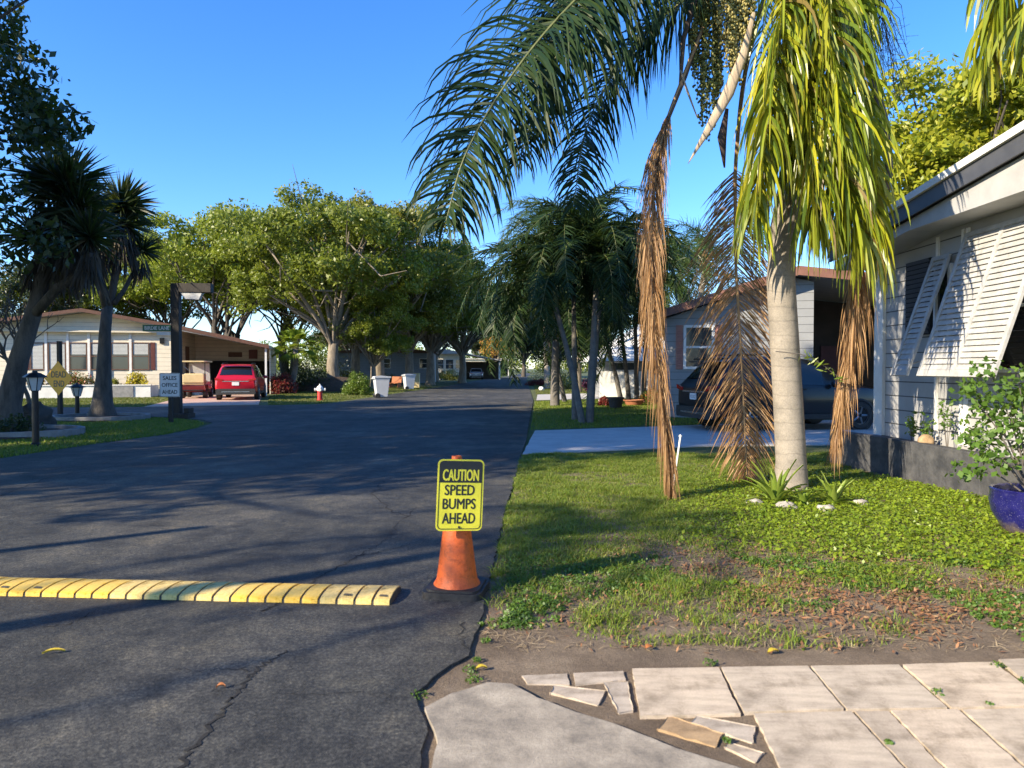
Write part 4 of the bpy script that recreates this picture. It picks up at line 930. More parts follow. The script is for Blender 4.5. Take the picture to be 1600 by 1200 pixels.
# ================================================================== VEHICLES
def wheel(par, x, y, r, wdt, sgn, nm='wheel'):
    o = bpy.data.objects.new(nm, MB().lathe([(r * .62, -wdt * .5), (r * .9, -wdt * .5), (r, -wdt * .35), (r, wdt * .35), (r * .9, wdt * .5), (r * .62, wdt * .5), (r * .62, -wdt * .5)], 28, axis='X').mesh('tyre', [M['rubber']], True, 40))
    COL.objects.link(o); o.parent = par; o.location = (x, y, r)
    f = MB(); f.lathe([(0, .30 * wdt), (r * .16, .34 * wdt), (r * .17, .2 * wdt), (r * .58, .1 * wdt), (r * .60, .42 * wdt), (r * .63, .42 * wdt)], 20, axis='X')
    for k in range(5):
        a = 2 * pi * k / 5
        f.tube([(.30 * wdt, r * .12 * cos(a), r * .12 * sin(a)), (.34 * wdt, r * .6 * cos(a), r * .6 * sin(a))], [r * .09, r * .07], 6)
    rm = f.build('rim', M['rim'], o, smooth=True, sharp=40)
    if sgn < 0: rm.rotation_euler.z = pi
    return o
SUVST = [(0, .47, .72, .93, .95, .87, .84), (.012, .40, .70, .98, 1.02, .95, .90), (.035, .34, .70, 1.02, 1.14, .985, .86), (.075, .32, .70, 1.04, 1.40, 1, .80), (.115, .31, .70, 1.05, 1.57, 1, .775),
         (.16, .30, .70, 1.05, 1.65, 1, .77), (.30, .28, .70, 1.04, 1.69, 1, .78), (.46, .28, .70, 1.03, 1.68, 1, .775), (.57, .28, .70, 1.02, 1.62, 1, .765), (.66, .28, .70, 1.01, 1.40, 1, .79), (.735, .28, .70, 1.0, 1.10, 1, .86),
         (.80, .28, .70, .98, 1.04, .99, .86), (.90, .30, .68, .94, .98, .965, .82), (.965, .32, .62, .84, .88, .90, .76), (1.0, .36, .58, .72, .74, .78, .68)]
def suv(name, label, loc, rz, paint, L=4.6, W=1.86, H=1.68, plate='8KD V21', group=None, detail=True):
    t = thing(name, label, 'car', loc, rz, group); hw = W / 2; sc = H / 1.69
    A = np.array(SUVST); ti = np.unique(np.concatenate([A[:, 0], (A[1:, 0] + A[:-1, 0]) / 2]))
    Q = np.stack([np.interp(ti, A[:, 0], A[:, k]) for k in range(7)], 1)
    for k in range(1, 7):
        q = Q[:, k].copy(); q[1:-1] = .25 * q[:-2] + .5 * q[1:-1] + .25 * q[2:]; Q[:, k] = .5 * Q[:, k] + .5 * q
    def sec(r):
        t_, zb, zm, ze, zt, wb, wt = r; y = (t_ - .5) * L; e = hw
        return [(0, y, zb), (.86 * wb * e, y, zb), (.97 * wb * e, y, zb + .07), (wb * e, y, zm * .85), (wb * e * 1.0, y, zm), (.985 * wb * e, y, ze - .05), (.965 * wb * e, y, ze), (wt * e * 1.03, y, ze + (zt - ze) * .80), (wt * e * .97, y, zt - .045 * (zt > 1.2)), (wt * e * .84, y, zt), (0, y, zt + .015)]
    n = len(ti); pr = [[tuple(c * (sc if i == 2 else 1) for i, c in enumerate(p)) for p in sec(r)] for r in Q]; np_ = len(pr[0])
    V = []
    for s_ in pr: V += s_ + [(-p[0], p[1], p[2]) for p in s_]
    V = np.array(V); w2 = 2 * np_; F = []
    for i in range(n - 1):
        for j in range(np_ - 1):
            a, b, c, d = i * w2 + j, i * w2 + j + 1, (i + 1) * w2 + j + 1, (i + 1) * w2 + j; F.append((a, d, c, b)); m = np_; F.append((a + m, b + m, c + m, d + m))
    mb = MB(); mb.add(V, np.array(F))
    o = mb.n - len(V)
    for i, fl in ((0, 1), (n - 1, -1)):
        loop = [i * w2 + j for j in range(np_)] + [i * w2 + np_ + j for j in range(np_ - 2, 0, -1)]
        mb.F.append(np.array([loop[::fl]])); mb.M.append(0)
    mb.build('body', M[paint], t, smooth=True, sharp=32)
    cab = lambda a, b: [i for i in range(n) if a - 1e-6 <= ti[i] <= b + 1e-6]
    def pt(i, j, sg): p = pr[i][j]; return Vector((p[0] * sg, p[1], p[2]))
    def patch(nm, rows, mt, off=.006, shrink=.94):
        """rows of points -> thin panel offset outwards"""
        Vp = [p for r in rows for p in r]; c = sum(Vp, Vector()) / len(Vp); k = len(rows[0]); nrm = (rows[-1][0] - rows[0][0]).cross(rows[0][-1] - rows[0][0]).normalized()
        cc = Vector((0, 0, .9)); nrm = nrm if nrm.dot(c - cc) > 0 else -nrm
        Vp = [c + (p - c) * shrink + nrm * off for p in Vp]
        return MB().add(Vp, np.array([(i * k + j, i * k + j + 1, (i + 1) * k + j + 1, (i + 1) * k + j) for i in range(len(rows) - 1) for j in range(k - 1)])).build(nm, M[mt], t, smooth=True)
    for sg in (1, -1):
        for a, b in ((.13, .30), (.315, .46), (.475, .62)):
            ii = cab(a - .02, b + .02); patch('side_window', [[pt(i, 6, sg) for i in ii], [pt(i, 7, sg) for i in ii]], 'car_glass', .008, .93)
    ii = cab(.035, .115); patch('rear_window', [[pt(i, 8, 1) for i in ii], [pt(i, 9, 1) for i in ii], [pt(i, 10, 1) for i in ii], [pt(i, 9, -1) for i in ii], [pt(i, 8, -1) for i in ii]], 'car_glass', .02, .93)
    ii = cab(.57, .735); patch('windscreen', [[pt(i, 8, 1) for i in ii], [pt(i, 9, 1) for i in ii], [pt(i, 10, 1) for i in ii], [pt(i, 9, -1) for i in ii], [pt(i, 8, -1) for i in ii]], 'car_glass', .02, .93)
    yr = -L / 2
    MB().prism(rrect(W * .93, .27, .05, cz=.40 * sc), yr - .035, yr + .16).build('rear_bumper', M['plastic'], t, bev=.02)
    MB().prism(rrect(W * .66, .035, .015, cz=.395 * sc), yr - .05, yr - .036).build('bumper_trim', M['chrome'], t)
    for sg in (1, -1):
        MB().prism([(sg * .30 * W, .90 * sc), (sg * .475 * W, .94 * sc), (sg * .478 * W, 1.03 * sc), (sg * .30 * W, .97 * sc)][::sg], yr - .012, yr + .22).build('tail_lamp', M['tail_red'], t, bev=.01)
        MB().tube([(sg * W * .345, yr + .62, 1.66 * sc), (sg * W * .35, yr + .75, 1.735 * sc), (sg * W * .35, yr + 2.0, 1.745 * sc), (sg * W * .345, yr + 2.2, 1.66 * sc)], .018, 6).build('roof_rail', M['plastic'], t)
        MB().blob((sg * (W * .5 + .09), .72, 1.06 * sc), (.11, .07, .08), 1, .02, 8).build('mirror', M[paint], t, smooth=True)
        for y in (-.305 * L, .31 * L):
            MB().lathe([(.335, .0), (.345, .03), (.40, .028), (.405, 0)], 28, (0, 0, 0), axis='X').build('wheel_arch', M['plastic'], t, smooth=True, loc=(sg * (hw - .022), y, .35), rz=0 if sg > 0 else pi)
            MB().lathe([(0, .012), (.338, .012), (.338, -.1)], 24, axis='X').build('wheel_well', M['dark_and_shade'], t, loc=(sg * (hw - .015), y, .35), rz=0 if sg > 0 else pi)
            wheel(t, sg * (hw - .085), y, .345, .225, sg)
        MB().span((sg * (hw - .01), -.2 * L, .26 * sc), (sg * (hw + .012), .2 * L, .38 * sc)).build('sill_cladding', M['plastic'], t, bev=.008)
        for y in (-.06, 1.02 - .06): MB().span((sg * (hw - .004), y - .1, .93 * sc), (sg * (hw + .022), y + .08, .96 * sc)).build('door_handle', M[paint], t, bev=.005)
    MB().prism(rrect(W * .62, .035, .012, cz=.885 * sc), yr - .012, yr + .02).build('tailgate_trim', M['chrome'], t)
    p_ = MB().prism(rrect(.31, .155, .015, cz=.77 * sc), yr - .026, yr - .0).build('licence_plate', M['plate'], t)
    if plate: text(plate, .25, .07, 0, .765 * sc, yr - .027, M['grey_paint'], p_)
    MB().span((-W * .36, yr + .33, 1.62 * sc), (W * .36, yr + .56, 1.665 * sc)).build('spoiler', M[paint], t, bev=.012)
    MB().tube([(.05, yr + .29, 1.12 * sc), (-.32, yr + .32, 1.15 * sc)], .012, 5).build('rear_wiper', M['plastic'], t)
    return t
suv('parked_car', 'red SUV parked in the carport of the cream house', Vector((-13.35, 35.15, .02)), radians(13.5), 'red_paint', plate=None)
ds = suv('parked_car', 'dark blue black SUV parked behind the foreground palm', (6.75, 17.75, .02), radians(-78), 'black_paint', 4.78, 1.92, 1.76, 'X52 KZ')
suv('parked_car', 'silver car parked under the carport of the small cream home', (-4.95, 97.5, .0), radians(4), 'silver_paint', 4.6, 1.84, 1.5, None)
suv('parked_car', 'dark grey car parked farthest away beside the lane', (-3.6, 139, .0), radians(4), 'grey_paint', 4.6, 1.84, 1.6, None)
# golf cart
gc = thing('golf_cart', 'golf cart with tan roof and rear seat beside the red SUV', 'golf cart', Vector((-16.05, 36.2, .012)), radians(14))
MB().prism([(-1.15, .42), (-1.15, .62), (-.3, .66), (-.25, .50), (.45, .42), (.75, .48), (.85, .85), (1.15, .72), (1.2, .42), (1.0, .3), (-.9, .3)], -.56, .56, plane='YZ').build('body', M['cart_red'], gc, bev=.02)
MB().prism(rrect(1.2, 2.0, .12, cz=0), 1.80, 1.87, plane='XY').build('roof', M['cart_seat'], gc, bev=.02)
MB().box((0, -.75, .74), (1.0, .45, .14)).box((0, -.98, .98), (1.0, .1, .42)).build('rear_seat', M['cart_seat'], gc, bev=.03)
MB().box((0, -.2, .80), (1.0, .45, .14)).box((0, -.46, 1.02), (1.0, .1, .42)).build('front_seat', M['cart_seat'], gc, bev=.03)
for x in (-.52, .52):
    for y0, y1 in ((-.9, -.85), (.85, .6)): MB().tube([(x, y0, .5), (x, y1, 1.82)], .022, 6).build('roof_post', M['black_metal'], gc)
    for y in (-.8, .82): wheel(gc, x, y, .23, .2, 1 if x > 0 else -1)
MB().span((-.5, -1.45, .38), (.5, -1.15, .43)).build('footplate', M['black_metal'], gc)
MB().add([(-.5, .84, .8), (.5, .84, .8), (.5, .64, 1.75), (-.5, .64, 1.75)], np.array([(0, 1, 2, 3)])).build('windscreen', M['frost'], gc)
MB().tube([(-.28, .75, .85), (-.28, .35, 1.1)], .02, 6).lathe([(.17, -.012), (.19, 0), (.17, .012), (.15, 0), (.17, -.012)], 16, (-.28, .33, 1.1), axis='Y').build('steering_wheel', M['black_metal'], gc)

# ================================================================== STREET FURNITURE
def lamp(label, base, h, s, group='lantern lamps on the corner lawn'):
    t = thing('lantern_lamp', label, 'lamp', base, radians(20), group)
    MB().lathe([(.085 * s, 0), (.085 * s, .05), (.062 * s, .07), (.058 * s, h - .40 * s), (.075 * s, h - .385 * s)], 14).build('post', M['black_metal'], t, smooth=True, sharp=40)
    z0 = h - .385 * s; n = 6; a, b = .085 * s, .155 * s; zz = z0 + .26 * s
    MB().lathe([(a, z0), (b, zz)], n).build('lantern_glass', M['frost'], t)
    fr = MB()
    for k in range(n): q = 2 * pi * k / n; fr.tube([(a * 1.02 * cos(q), a * 1.02 * sin(q), z0), (b * 1.02 * cos(q), b * 1.02 * sin(q), zz)], .008 * s, 4)
    fr.build('lantern_frame', M['black_metal'], t)
    MB().lathe([(0, zz - .005), (.215 * s, zz - .01), (.205 * s, zz + .01), (.10 * s, zz + .075 * s), (.05 * s, zz + .085 * s), (.045 * s, zz + .115 * s), (0, zz + .125 * s)], 6).build('lantern_cap', M['black_metal'], t)
lamp('black lantern lamp nearest the road in front of the big yucca bed', G(56, 697), 1.46, 1.0)
lamp('shorter black lantern lamp between the dead end sign and a yucca', G(121, 653), 1.06, 1.05)
# dead end sign
p = G(92, 650); de = thing('dead_end_sign', 'amber diamond dead end sign on a dark post', 'sign', p, radians(-14))
MB().span((-.055, .0, 0), (.055, .11, P(90, 533, p.y).z)).build('post', M['dark_wood'], de)
zc = P(92, 591, p.y).z; q = .54
MB().prism([(-q, zc), (0, zc - q), (q, zc), (0, zc + q)], -.006, -.002).build('sign_panel', M['dead_yellow'], de)
text('DEAD', .56, .19, 0.02, zc + .12, -.007, M['sign_black'], de, bold=.02); text('END', .40, .19, 0.03, zc - .17, -.007, M['sign_black'], de, bold=.02)
# sales office sign
p = G(266, 661); so_ = thing('sales_office_sign', 'white sales office sign on a short dark post at the lawn tip', 'sign', p, radians(3))
MB().span((-.05, 0, 0), (.05, .1, P(266, 583, p.y).z)).build('post', M['dark_wood'], so_)
zc = P(266, 601.5, p.y).z
MB().prism(rrect(.55, .655, .03, cz=zc), -.012, -.002).build('sign_panel', M['white_sign'], so_)
o_ = rrect(.53, .635, .028, cz=zc); i_ = rrect(.51, .615, .024, cz=zc); ring(o_, i_, -.0135, M['sign_black'], 'border', so_)
for k, (tx, wd) in enumerate((('SALES', .36), ('OFFICE', .42), ('AHEAD', .40))): text(tx, wd, .105, 0, zc + .19 - k * .19, -.0125, M['sign_black'], so_, bold=.022)
# wooden street lamp with the lane name sign
p = G(277, 654); sl_ = thing('street_lamp', 'dark wooden street lamp with box arm above the corner lawn', 'street lamp', p, radians(4))
zt_ = P(277, 443, p.y).z
MB().span((-.12, -.12, 0), (.12, .12, zt_)).build('post', M['dark_wood'], sl_, bev=.01)
MB().span((.122, -.13, zt_ - .27), (1.05, .13, zt_ + .0)).build('arm', M['dark_wood'], sl_, bev=.01)
MB().prism([(.2, zt_ - .30), (.75, zt_ - .30), (.68, zt_ - .46), (.30, zt_ - .46)], -.1, .1).build('lamp_head', M['frost'], sl_, bev=.02)
MB().span((-.16, -.3, 0), (.42, .3, .16)).box((.33, 0, .24), (.16, .4, .16)).build('base_block', M['dark_wood'], sl_, bev=.02)
z1 = P(250, 513, p.y).z
sn = thing('street_name_sign', 'green street name sign on the wooden lamp post', 'sign', p + Vector((0, -.14, 0)), radians(4))
MB().span((-.90, -.006, z1 - .095), (-.10, 0, z1 + .095)).build('sign_panel', M['green_sign'], sn)
text('BIRDIE LANE', .70, .105, -.49, z1, -.007, M['white_sign'], sn, bold=.02)
MB().span((-.50, -.006, z1 - .21), (-.10, 0, z1 - .115)).build('lower_panel', M['white_sign'], sn)
# long pole out of frame whose shadow crosses the road
e = G(328, 826); Lsh = 8.6; b_ = Vector((e.x - SUN_DIR.x * Lsh, e.y - SUN_DIR.y * Lsh, 0))
up_ = thing('street_lamp', 'dark post outside the left frame edge that shades the road', 'street lamp', b_)
MB().tube([(0, 0, 0), (0, 0, Lsh * tan(radians(SUN_EL)))], [.12, .07], 10).build('post', M['dark_wood'], up_)
# hydrant
hy = thing('fire_hydrant', 'red fire hydrant with white bonnet on the verge', 'fire hydrant', G(500, 626), radians(10))
MB().lathe([(.17, 0), (.17, .04), (.12, .05), (.115, .42), (.14, .43), (.14, .46)], 18).build('barrel', M['hyd_red'], hy, smooth=True, sharp=40)
MB().lathe([(.135, .46), (.135, .56), (.15, .57), (.15, .6), (.11, .66), (.05, .71), (.03, .72), (.03, .78), (0, .78)], 18).build('bonnet', M['white_paint'], hy, smooth=True, sharp=40)
for a in (0, pi, -pi / 2):
    MB().lathe([(.055, .1), (.06, .2), (.075, .2), (.075, .25), (0, .25)], 12, axis='X').build('outlet', M['white_paint'], hy, smooth=True, sharp=40, loc=(0, 0, .51), rz=a)
# bins
def bin_(label, loc, rz):
    t = thing('wheelie_bin', label, 'bin', loc, rz, 'wheelie bins on the verge'); mb = MB()
    V = []
    for z, hx, hy_ in ((.06, .24, .27), (.9, .30, .36), (1.0, .32, .40), (1.02, .32, .40)):
        V += [(hx, hy_, z), (-hx, hy_, z), (-hx, -hy_, z), (hx, -hy_, z)]
    mb.add(V, [np.array([(4 * i + j, 4 * i + (j + 1) % 4, 4 * i + 4 + (j + 1) % 4, 4 * i + 4 + j) for i in range(3) for j in range(4)]), np.array([(3, 2, 1, 0), (12, 13, 14, 15)])])
    mb.build('body', M['bin_grey'], t, bev=.02)
    MB().prism([(-.42, 1.025), (.42, 1.025), (.36, 1.09), (-.1, 1.12), (-.42, 1.09)], -.34, .34, plane='YZ').build('lid', M['bin_grey'], t, bev=.015)
    MB().tube([(-.25, .46, .98), (.25, .46, .98)], .018, 8).build('handle', M['bin_grey'], t)
    for s in (-1, 1): MB().lathe([(0, -.03), (.12, -.03), (.13, -.015), (.13, .015), (.12, .03), (0, .03)], 18, axis='X').build('wheel', M['rubber'], t, smooth=True, sharp=40, loc=(s * .28, .24, .13))
bin_('pale wheelie bin beside the round clipped bush', G(596, 622), radians(112))
bin_('pale wheelie bin standing alone farther along the verge', G(639, 609), radians(118))
# things on the verge
t = thing('utility_pedestal', 'beige utility box on the verge by the far bin', 'utility box', G(651, 606)); MB().span((-.24, -.2, 0), (.24, .2, 1.05)).build('cabinet', M['cart_seat'], t, bev=.03); MB().span((-.26, -.22, 1.051), (.26, .22, 1.12)).build('lid', M['cart_seat'], t, bev=.02)
t = thing('garden_chair', 'low orange wooden seat on the verge between the bins', 'chair', G(617, 606), radians(-25))
MB().box((0, 0, .36), (.9, .5, .06)).build('seat', M['terracotta'], t, bev=.01); MB().box((0, .28, .62), (.9, .06, .5), rx=-.2).build('backrest', M['terracotta'], t, bev=.01)
for x in (-.4, .4): MB().box((x, 0, .165), (.06, .45, .33)).build('leg', M['terracotta'], t)
# white stake in the near lawn
p = G(1049, 768); tp = P(1063, 683, p.y + .1); o = thing('garden_stake', 'thin white stake standing in the lawn behind a hanging dead frond', 'stake', p)
MB().tube([(0, 0, -.1), tuple(tp - p)], [.011, .011], 6).build('rod', M['white_paint'], o); MB().lathe([(0, .0), (.017, .0), (.018, .02), (0, .035)], 8, tuple(tp - p)).build('cap', M['white_paint'], o)
# pots by the palm clump
def pot(label, loc, r, h, m, cat='pot'):
    t = thing('plant_pot', label, cat, loc); MB().lathe([(0, 0), (r * .72, 0), (r * .92, h * .85), (r * 1.05, h * .86), (r * 1.05, h), (r * .92, h), (r * .9, h * .85), (0, h * .84)], 22).build('vessel', M[m], t, smooth=True, sharp=40)
    MB().lathe([(0, h * .9), (r * .9, h * .9)], 16).build('soil', M['mulch'], t); return t
pot('dark round plant pot on the shaded lawn', G(962, 638), .31, .42, 'dark_pot')
pot('low terracotta bowl beside the dark pot', G(990, 633), .42, .22, 'terracotta')
pot('small flat dark saucer right of the terracotta bowl', G(1004, 630), .28, .14, 'dark_pot')
# cobalt pot with its shrub
bp_ = G(1615, 836); t = thing('plant_pot', 'large speckled cobalt blue glazed pot at the right edge', 'pot', bp_)
MB().lathe([(0, 0), (.20, 0), (.25, .06), (.325, .2), (.345, .30), (.335, .38), (.345, .41), (.33, .42), (.31, .41), (.30, .36), (0, .35)], 32).build('vessel', M['blue_pot'], t, smooth=True, sharp=50)
rgb_ = np.random.RandomState(3)
t = thing('hibiscus', 'loose leafy shrub growing in the cobalt blue pot', 'shrub', bp_ + Vector((-.0, 0, .36))); f = MB(); s_ = MB(); cs = []
for (u, v, dy) in ((1505, 600, .1), (1545, 575, 0), (1590, 585, -.1), (1520, 690, .0), (1540, 640, .1), (1580, 650, -.1), (1500, 735, .1), (1560, 720, -.2), (1600, 620, .1), (1640, 600, 0), (1630, 680, .1), (1510, 665, .25), (1660, 640, 0), (1690, 720, 0), (1575, 615, .3), (1525, 610, .3), (1600, 700, .2)):
    e = P(u, v, bp_.y + dy) - bp_ - Vector((0, 0, .36)); m_ = e * .5 + Vector((0, 0, .08)); s_.tube([(0, 0, -.05), m_, e], [.010, .007, .003], 5); cs += [e, e * .85, m_ * 1.35, e + Vector(rgb_.normal(size=3)) * .05]
clump_leaves(f, np.array([tuple(c) for c in cs]), np.full(len(cs), .13), 17, .060, rgb_, .9, .8, .8); f.build('foliage', M['weed'], t); s_.build('stem', M['twig'], t)
# rocks round the palm
for (u, v, rr, lb) in ((1180, 789, (.10, .07, .045), 'pale rock left of the others in the ring by the palm'), (1228, 795, (.13, .09, .05), 'pale rock in front of the palm trunk'), (1292, 800, (.10, .07, .05), 'pale rock under the right bromeliad'), (1345, 790, (.09, .08, .045), 'half buried pale rock at the right of the rock ring')):
    o = MB().blob((0, 0, .02), rr, int(u), .2, 9).build('rock', M['rock'], smooth=True, loc=G(u, v)); tag(o, lb, 'rock', 'rocks around the foreground palm')
# bromeliads
def brom(label, loc, n, L, sd):
    t = thing('bromeliad', label, 'plant', loc, 0, 'bromeliads at the palm foot'); rg_ = random.Random(sd); mb = MB()
    for k in range(n):
        a = 2.4 * k + rg_.uniform(-.3, .3); el = rg_.uniform(.5, 1.35); l = L * rg_.uniform(.65, 1.1); d = Vector((cos(a) * cos(el), sin(a) * cos(el), sin(el))); p = Vector((cos(a) * .02, sin(a) * .02, 0)); V = []; m_ = 6
        sd_ = Vector((-sin(a), cos(a), 0))
        for j in range(m_ + 1):
            t_ = j / m_; w_ = .028 * (1 - t_ ** 3) + .002; up_v = sd_.cross(d).normalized()
            V += [p - sd_ * w_ + up_v * -.008, p + up_v * .006, p + sd_ * w_ + up_v * -.008]; p = p + d * l / m_; d = (d + Vector((0, 0, -.16))).normalized()
        F = []
        for j in range(m_): F += [(3 * j, 3 * j + 1, 3 * j + 4, 3 * j + 3), (3 * j + 1, 3 * j + 2, 3 * j + 5, 3 * j + 4)]
        mb.add([tuple(v) for v in V], np.array(F))
    mb.build('leaves', M['brom'], t, smooth=True)
brom('large bromeliad with strap leaves left of the palm trunk', G(1212, 786), 24, .52, 1)
brom('smaller bromeliad right of the palm trunk', G(1302, 790), 20, .36, 2)
brom('small bromeliad tuft directly before the trunk', G(1255, 790), 14, .24, 3)

# ================================================================== THE FOREGROUND QUEEN PALM
PB = G(1236, 766)
qp = thing('queen_palm', 'foreground queen palm with yellow green fronds and brown dead fronds hanging round its trunk', 'palm tree', PB)
def lp(u, v, Y): return P(u, v, Y) - PB
TC = P(1262, -60, 8.85) - PB
tk = MB(); tk.tube([(0, 0, -.1), (0, 0, .06)] + [lp(u, v, 8.8) for u, v in ((1236, 720), (1232, 640), (1226, 540), (1220, 440), (1224, 360), (1238, 280), (1250, 180), (1258, 60))] + [TC], [.222, .202, .182, .176, .172, .168, .16, .15, .14, .13, .12], 20)
tk.build('trunk', M['palm_bark'], qp, smooth=True)
moss = MB()
def W3(*a): return [P(*q) for q in a]
PBt = tuple(PB)
CR = P(1262, -110, 8.85)
# two long green fronds arching left
mk_frond('frond', qp, PBt, [CR] + W3((1120, -150, 8.4), (985, -75, 8.05), (880, 20, 7.8), (795, 125, 7.65), (728, 240, 7.55), (697, 345, 7.5)), M['frond'], M['rachis'], n=250, L=1.25, wd=.033, hang=.5, seed=1, plum=.8, start=.16, rr=.03, ang=.10, roll=.75)
mk_frond('frond', qp, PBt, [CR] + W3((1140, -60, 9.1), (1070, 0, 9.4), (1010, 48, 9.7), (955, 120, 9.9), (915, 205, 10.0), (896, 320, 10.0)), M['frond'], M['rachis'], n=220, L=1.15, wd=.031, hang=.34, seed=2, plum=.5, start=.18, rr=.026, ang=.15, roll=.7)
mk_frond('frond', qp, PBt, [CR] + W3((1090, -190, 9.2), (960, -110, 9.4), (900, -40, 9.6), (860, 40, 9.7), (840, 130, 9.8)), M['frond'], M['rachis'], n=190, L=1.15, wd=.032, hang=.4, seed=3, plum=.7, start=.2, rr=.026, ang=.15, roll=.6)
mk_frond('frond', qp, PBt, [CR] + W3((1100, -130, 8.5), (990, -60, 8.3), (905, 30, 8.2), (850, 130, 8.2), (812, 250, 8.2)), M['frond'], M['rachis'], n=200, L=1.1, wd=.032, hang=.5, seed=4, plum=.7, start=.18, rr=.026, ang=.12, roll=.6)
# yellow green fronds hanging before the trunk
for k, (pp, L, n) in enumerate([
    (((1245, -110, 8.4), (1225, 10, 8.0), (1208, 130, 7.95), (1192, 250, 8.0), (1180, 330, 8.05)), .85, 150),
    (((1275, -120, 8.3), (1290, 10, 7.9), (1300, 140, 7.85), (1318, 270, 7.85), (1342, 360, 7.9)), .95, 190),
    (((1262, -110, 8.3), (1258, 30, 7.95), (1262, 160, 7.95), (1270, 290, 7.95), (1275, 330, 8.0)), .80, 150),
    (((1290, -120, 8.5), (1330, 10, 8.2), (1345, 150, 8.1), (1362, 280, 8.1), (1372, 400, 8.1)), .75, 130),
    (((1250, -110, 8.6), (1240, 0, 8.3), (1232, 100, 8.25), (1228, 190, 8.25), (1226, 250, 8.3)), .8, 130),
    (((1300, -120, 8.7), (1310, -20, 8.5), (1318, 80, 8.45), (1330, 190, 8.5), (1340, 260, 8.5)), .85, 130)]):
    mk_frond('frond', qp, PBt, [CR] + W3(*pp), M['frond_y'], M['rachis'], n=int(n * 1.3), L=L * 1.22, wd=.041, hang=.55, seed=10 + k, plum=1.2, lvar=.5, start=.12, rr=.024, ang=.75, side=(1, 0, 0), spread=.62, tip=.75)
# fronds away from the camera and upward
for k, (dx, dy, up, dr) in enumerate(((2.6, 1.2, 1.3, -.6), (.6, 3.0, 1.5, -.4), (-1.9, 2.4, 1.7, .4), (2.6, -1.6, 1.4, .2), (-.5, -2.4, 2.2, 1.6), (-2.2, .4, 2.4, 1.9))):
    c0 = CR; mk_frond('frond', qp, PBt, [c0, c0 + Vector((dx * .3, dy * .3, up * .75)), c0 + Vector((dx * .7, dy * .7, up)), c0 + Vector((dx * 1.1, dy * 1.1, up * .6)), c0 + Vector((dx * 1.4, dy * 1.4, dr))], M['frond_mid'], M['rachis'], n=60, L=.7, wd=.036, hang=.3, seed=30 + k, plum=.5, start=.2, rr=.026)
# dead fronds
mk_frond('dead_frond', qp, PBt, W3((1100, 40, 8.5), (1066, 125, 8.4), (1042, 190, 8.3), (1026, 260, 8.25), (1018, 380, 8.2), (1022, 500, 8.15), (1034, 620, 8.12), (1044, 700, 8.1), (1047, 765, 8.1)), M['frond_dead'], M['rachis_dry'], n=560, L=.9, wd=.010, hang=.7, seed=41, plum=.6, start=.22, rr=.024, ang=.95, side=(1, 0, 0), spread=.5, lvar=.5, tip=.5)
mk_frond('dead_frond', qp, PBt, W3((1205, -40, 9.05), (1165, 110, 9.2), (1150, 250, 9.3), (1149, 330, 9.3), (1150, 420, 9.3), (1156, 520, 9.25), (1161, 620, 9.25), (1165, 700, 9.2), (1168, 755, 9.2)), M['frond_dead'], M['rachis_dry'], n=270, L=1.12, wd=.016, hang=.16, seed=42, plum=.5, start=.27, rr=.032, ang=.55, side=(1, 0, 0), spread=.85, tip=.22, lvar=.6)
mk_frond('dead_frond', qp, PBt, W3((1300, 60, 8.7), (1335, 200, 8.75), (1343, 320, 8.8), (1342, 420, 8.85), (1332, 520, 8.9), (1320, 600, 8.9), (1306, 690, 8.9)), M['frond_dead'], M['rachis_dry'], n=340, L=.9, wd=.011, hang=.7, seed=43, plum=.6, start=.36, rr=.024, ang=.98, side=(1, 0, 0), spread=.46, lvar=.5, tip=.5)
# dark stalk, spathes, fruit bunches, dry flower stalk
MB().tube([CR - PB, lp(1120, -70, 8.6), lp(1086, 0, 8.5), lp(1068, 60, 8.45), lp(1063, 130, 8.4)], [.05, .04, .035, .03, .02], 8).build('frond_stalk', M['rachis_dark'], qp, smooth=True)
MB().tube([lp(1092, 55, 8.5), lp(1070, 120, 8.42), lp(1042, 190, 8.3), lp(1026, 260, 8.25)], [.03, .028, .024, .02], 8).build('frond_stalk', M['rachis_dark'], qp, smooth=True)
MB().tube([lp(1063, 110, 8.4), lp(1075, 145, 8.38), lp(1090, 185, 8.36)], [.012, .014, .006], 6).build('frond_stalk', M['spathe'], qp, smooth=True)
MB().tube([lp(1178, 20, 8.15), lp(1162, 85, 8.1), lp(1138, 145, 8.05), lp(1108, 200, 8.02), lp(1075, 256, 8.0)], [.022, .05, .066, .042, .003], 12, flat=.45, side=(1, 0, 0)).build('spathe', M['spathe'], qp, smooth=True)
MB().tube([lp(1350, 60, 8.4), lp(1366, 130, 8.35), lp(1384, 200, 8.3), lp(1390, 270, 8.3), lp(1376, 345, 8.3)], [.03, .05, .06, .045, .004], 12, flat=.45, side=(1, 0, 0)).build('spathe', M['spathe_dark'], qp, smooth=True)
MB().tube([lp(1136, 170, 8.5), lp(1128, 215, 8.5), lp(1132, 262, 8.5)], [.02, .055, .01], 10, flat=.6).build('spathe', M['spathe_dark'], qp, smooth=True)
ICO = np.array([(0, 0, 1), (.89, 0, .45), (.28, .85, .45), (-.72, .53, .45), (-.72, -.53, .45), (.28, -.85, .45), (.72, .53, -.45), (-.28, .85, -.45), (-.89, 0, -.45), (-.28, -.85, -.45), (.72, -.53, -.45), (0, 0, -1)])
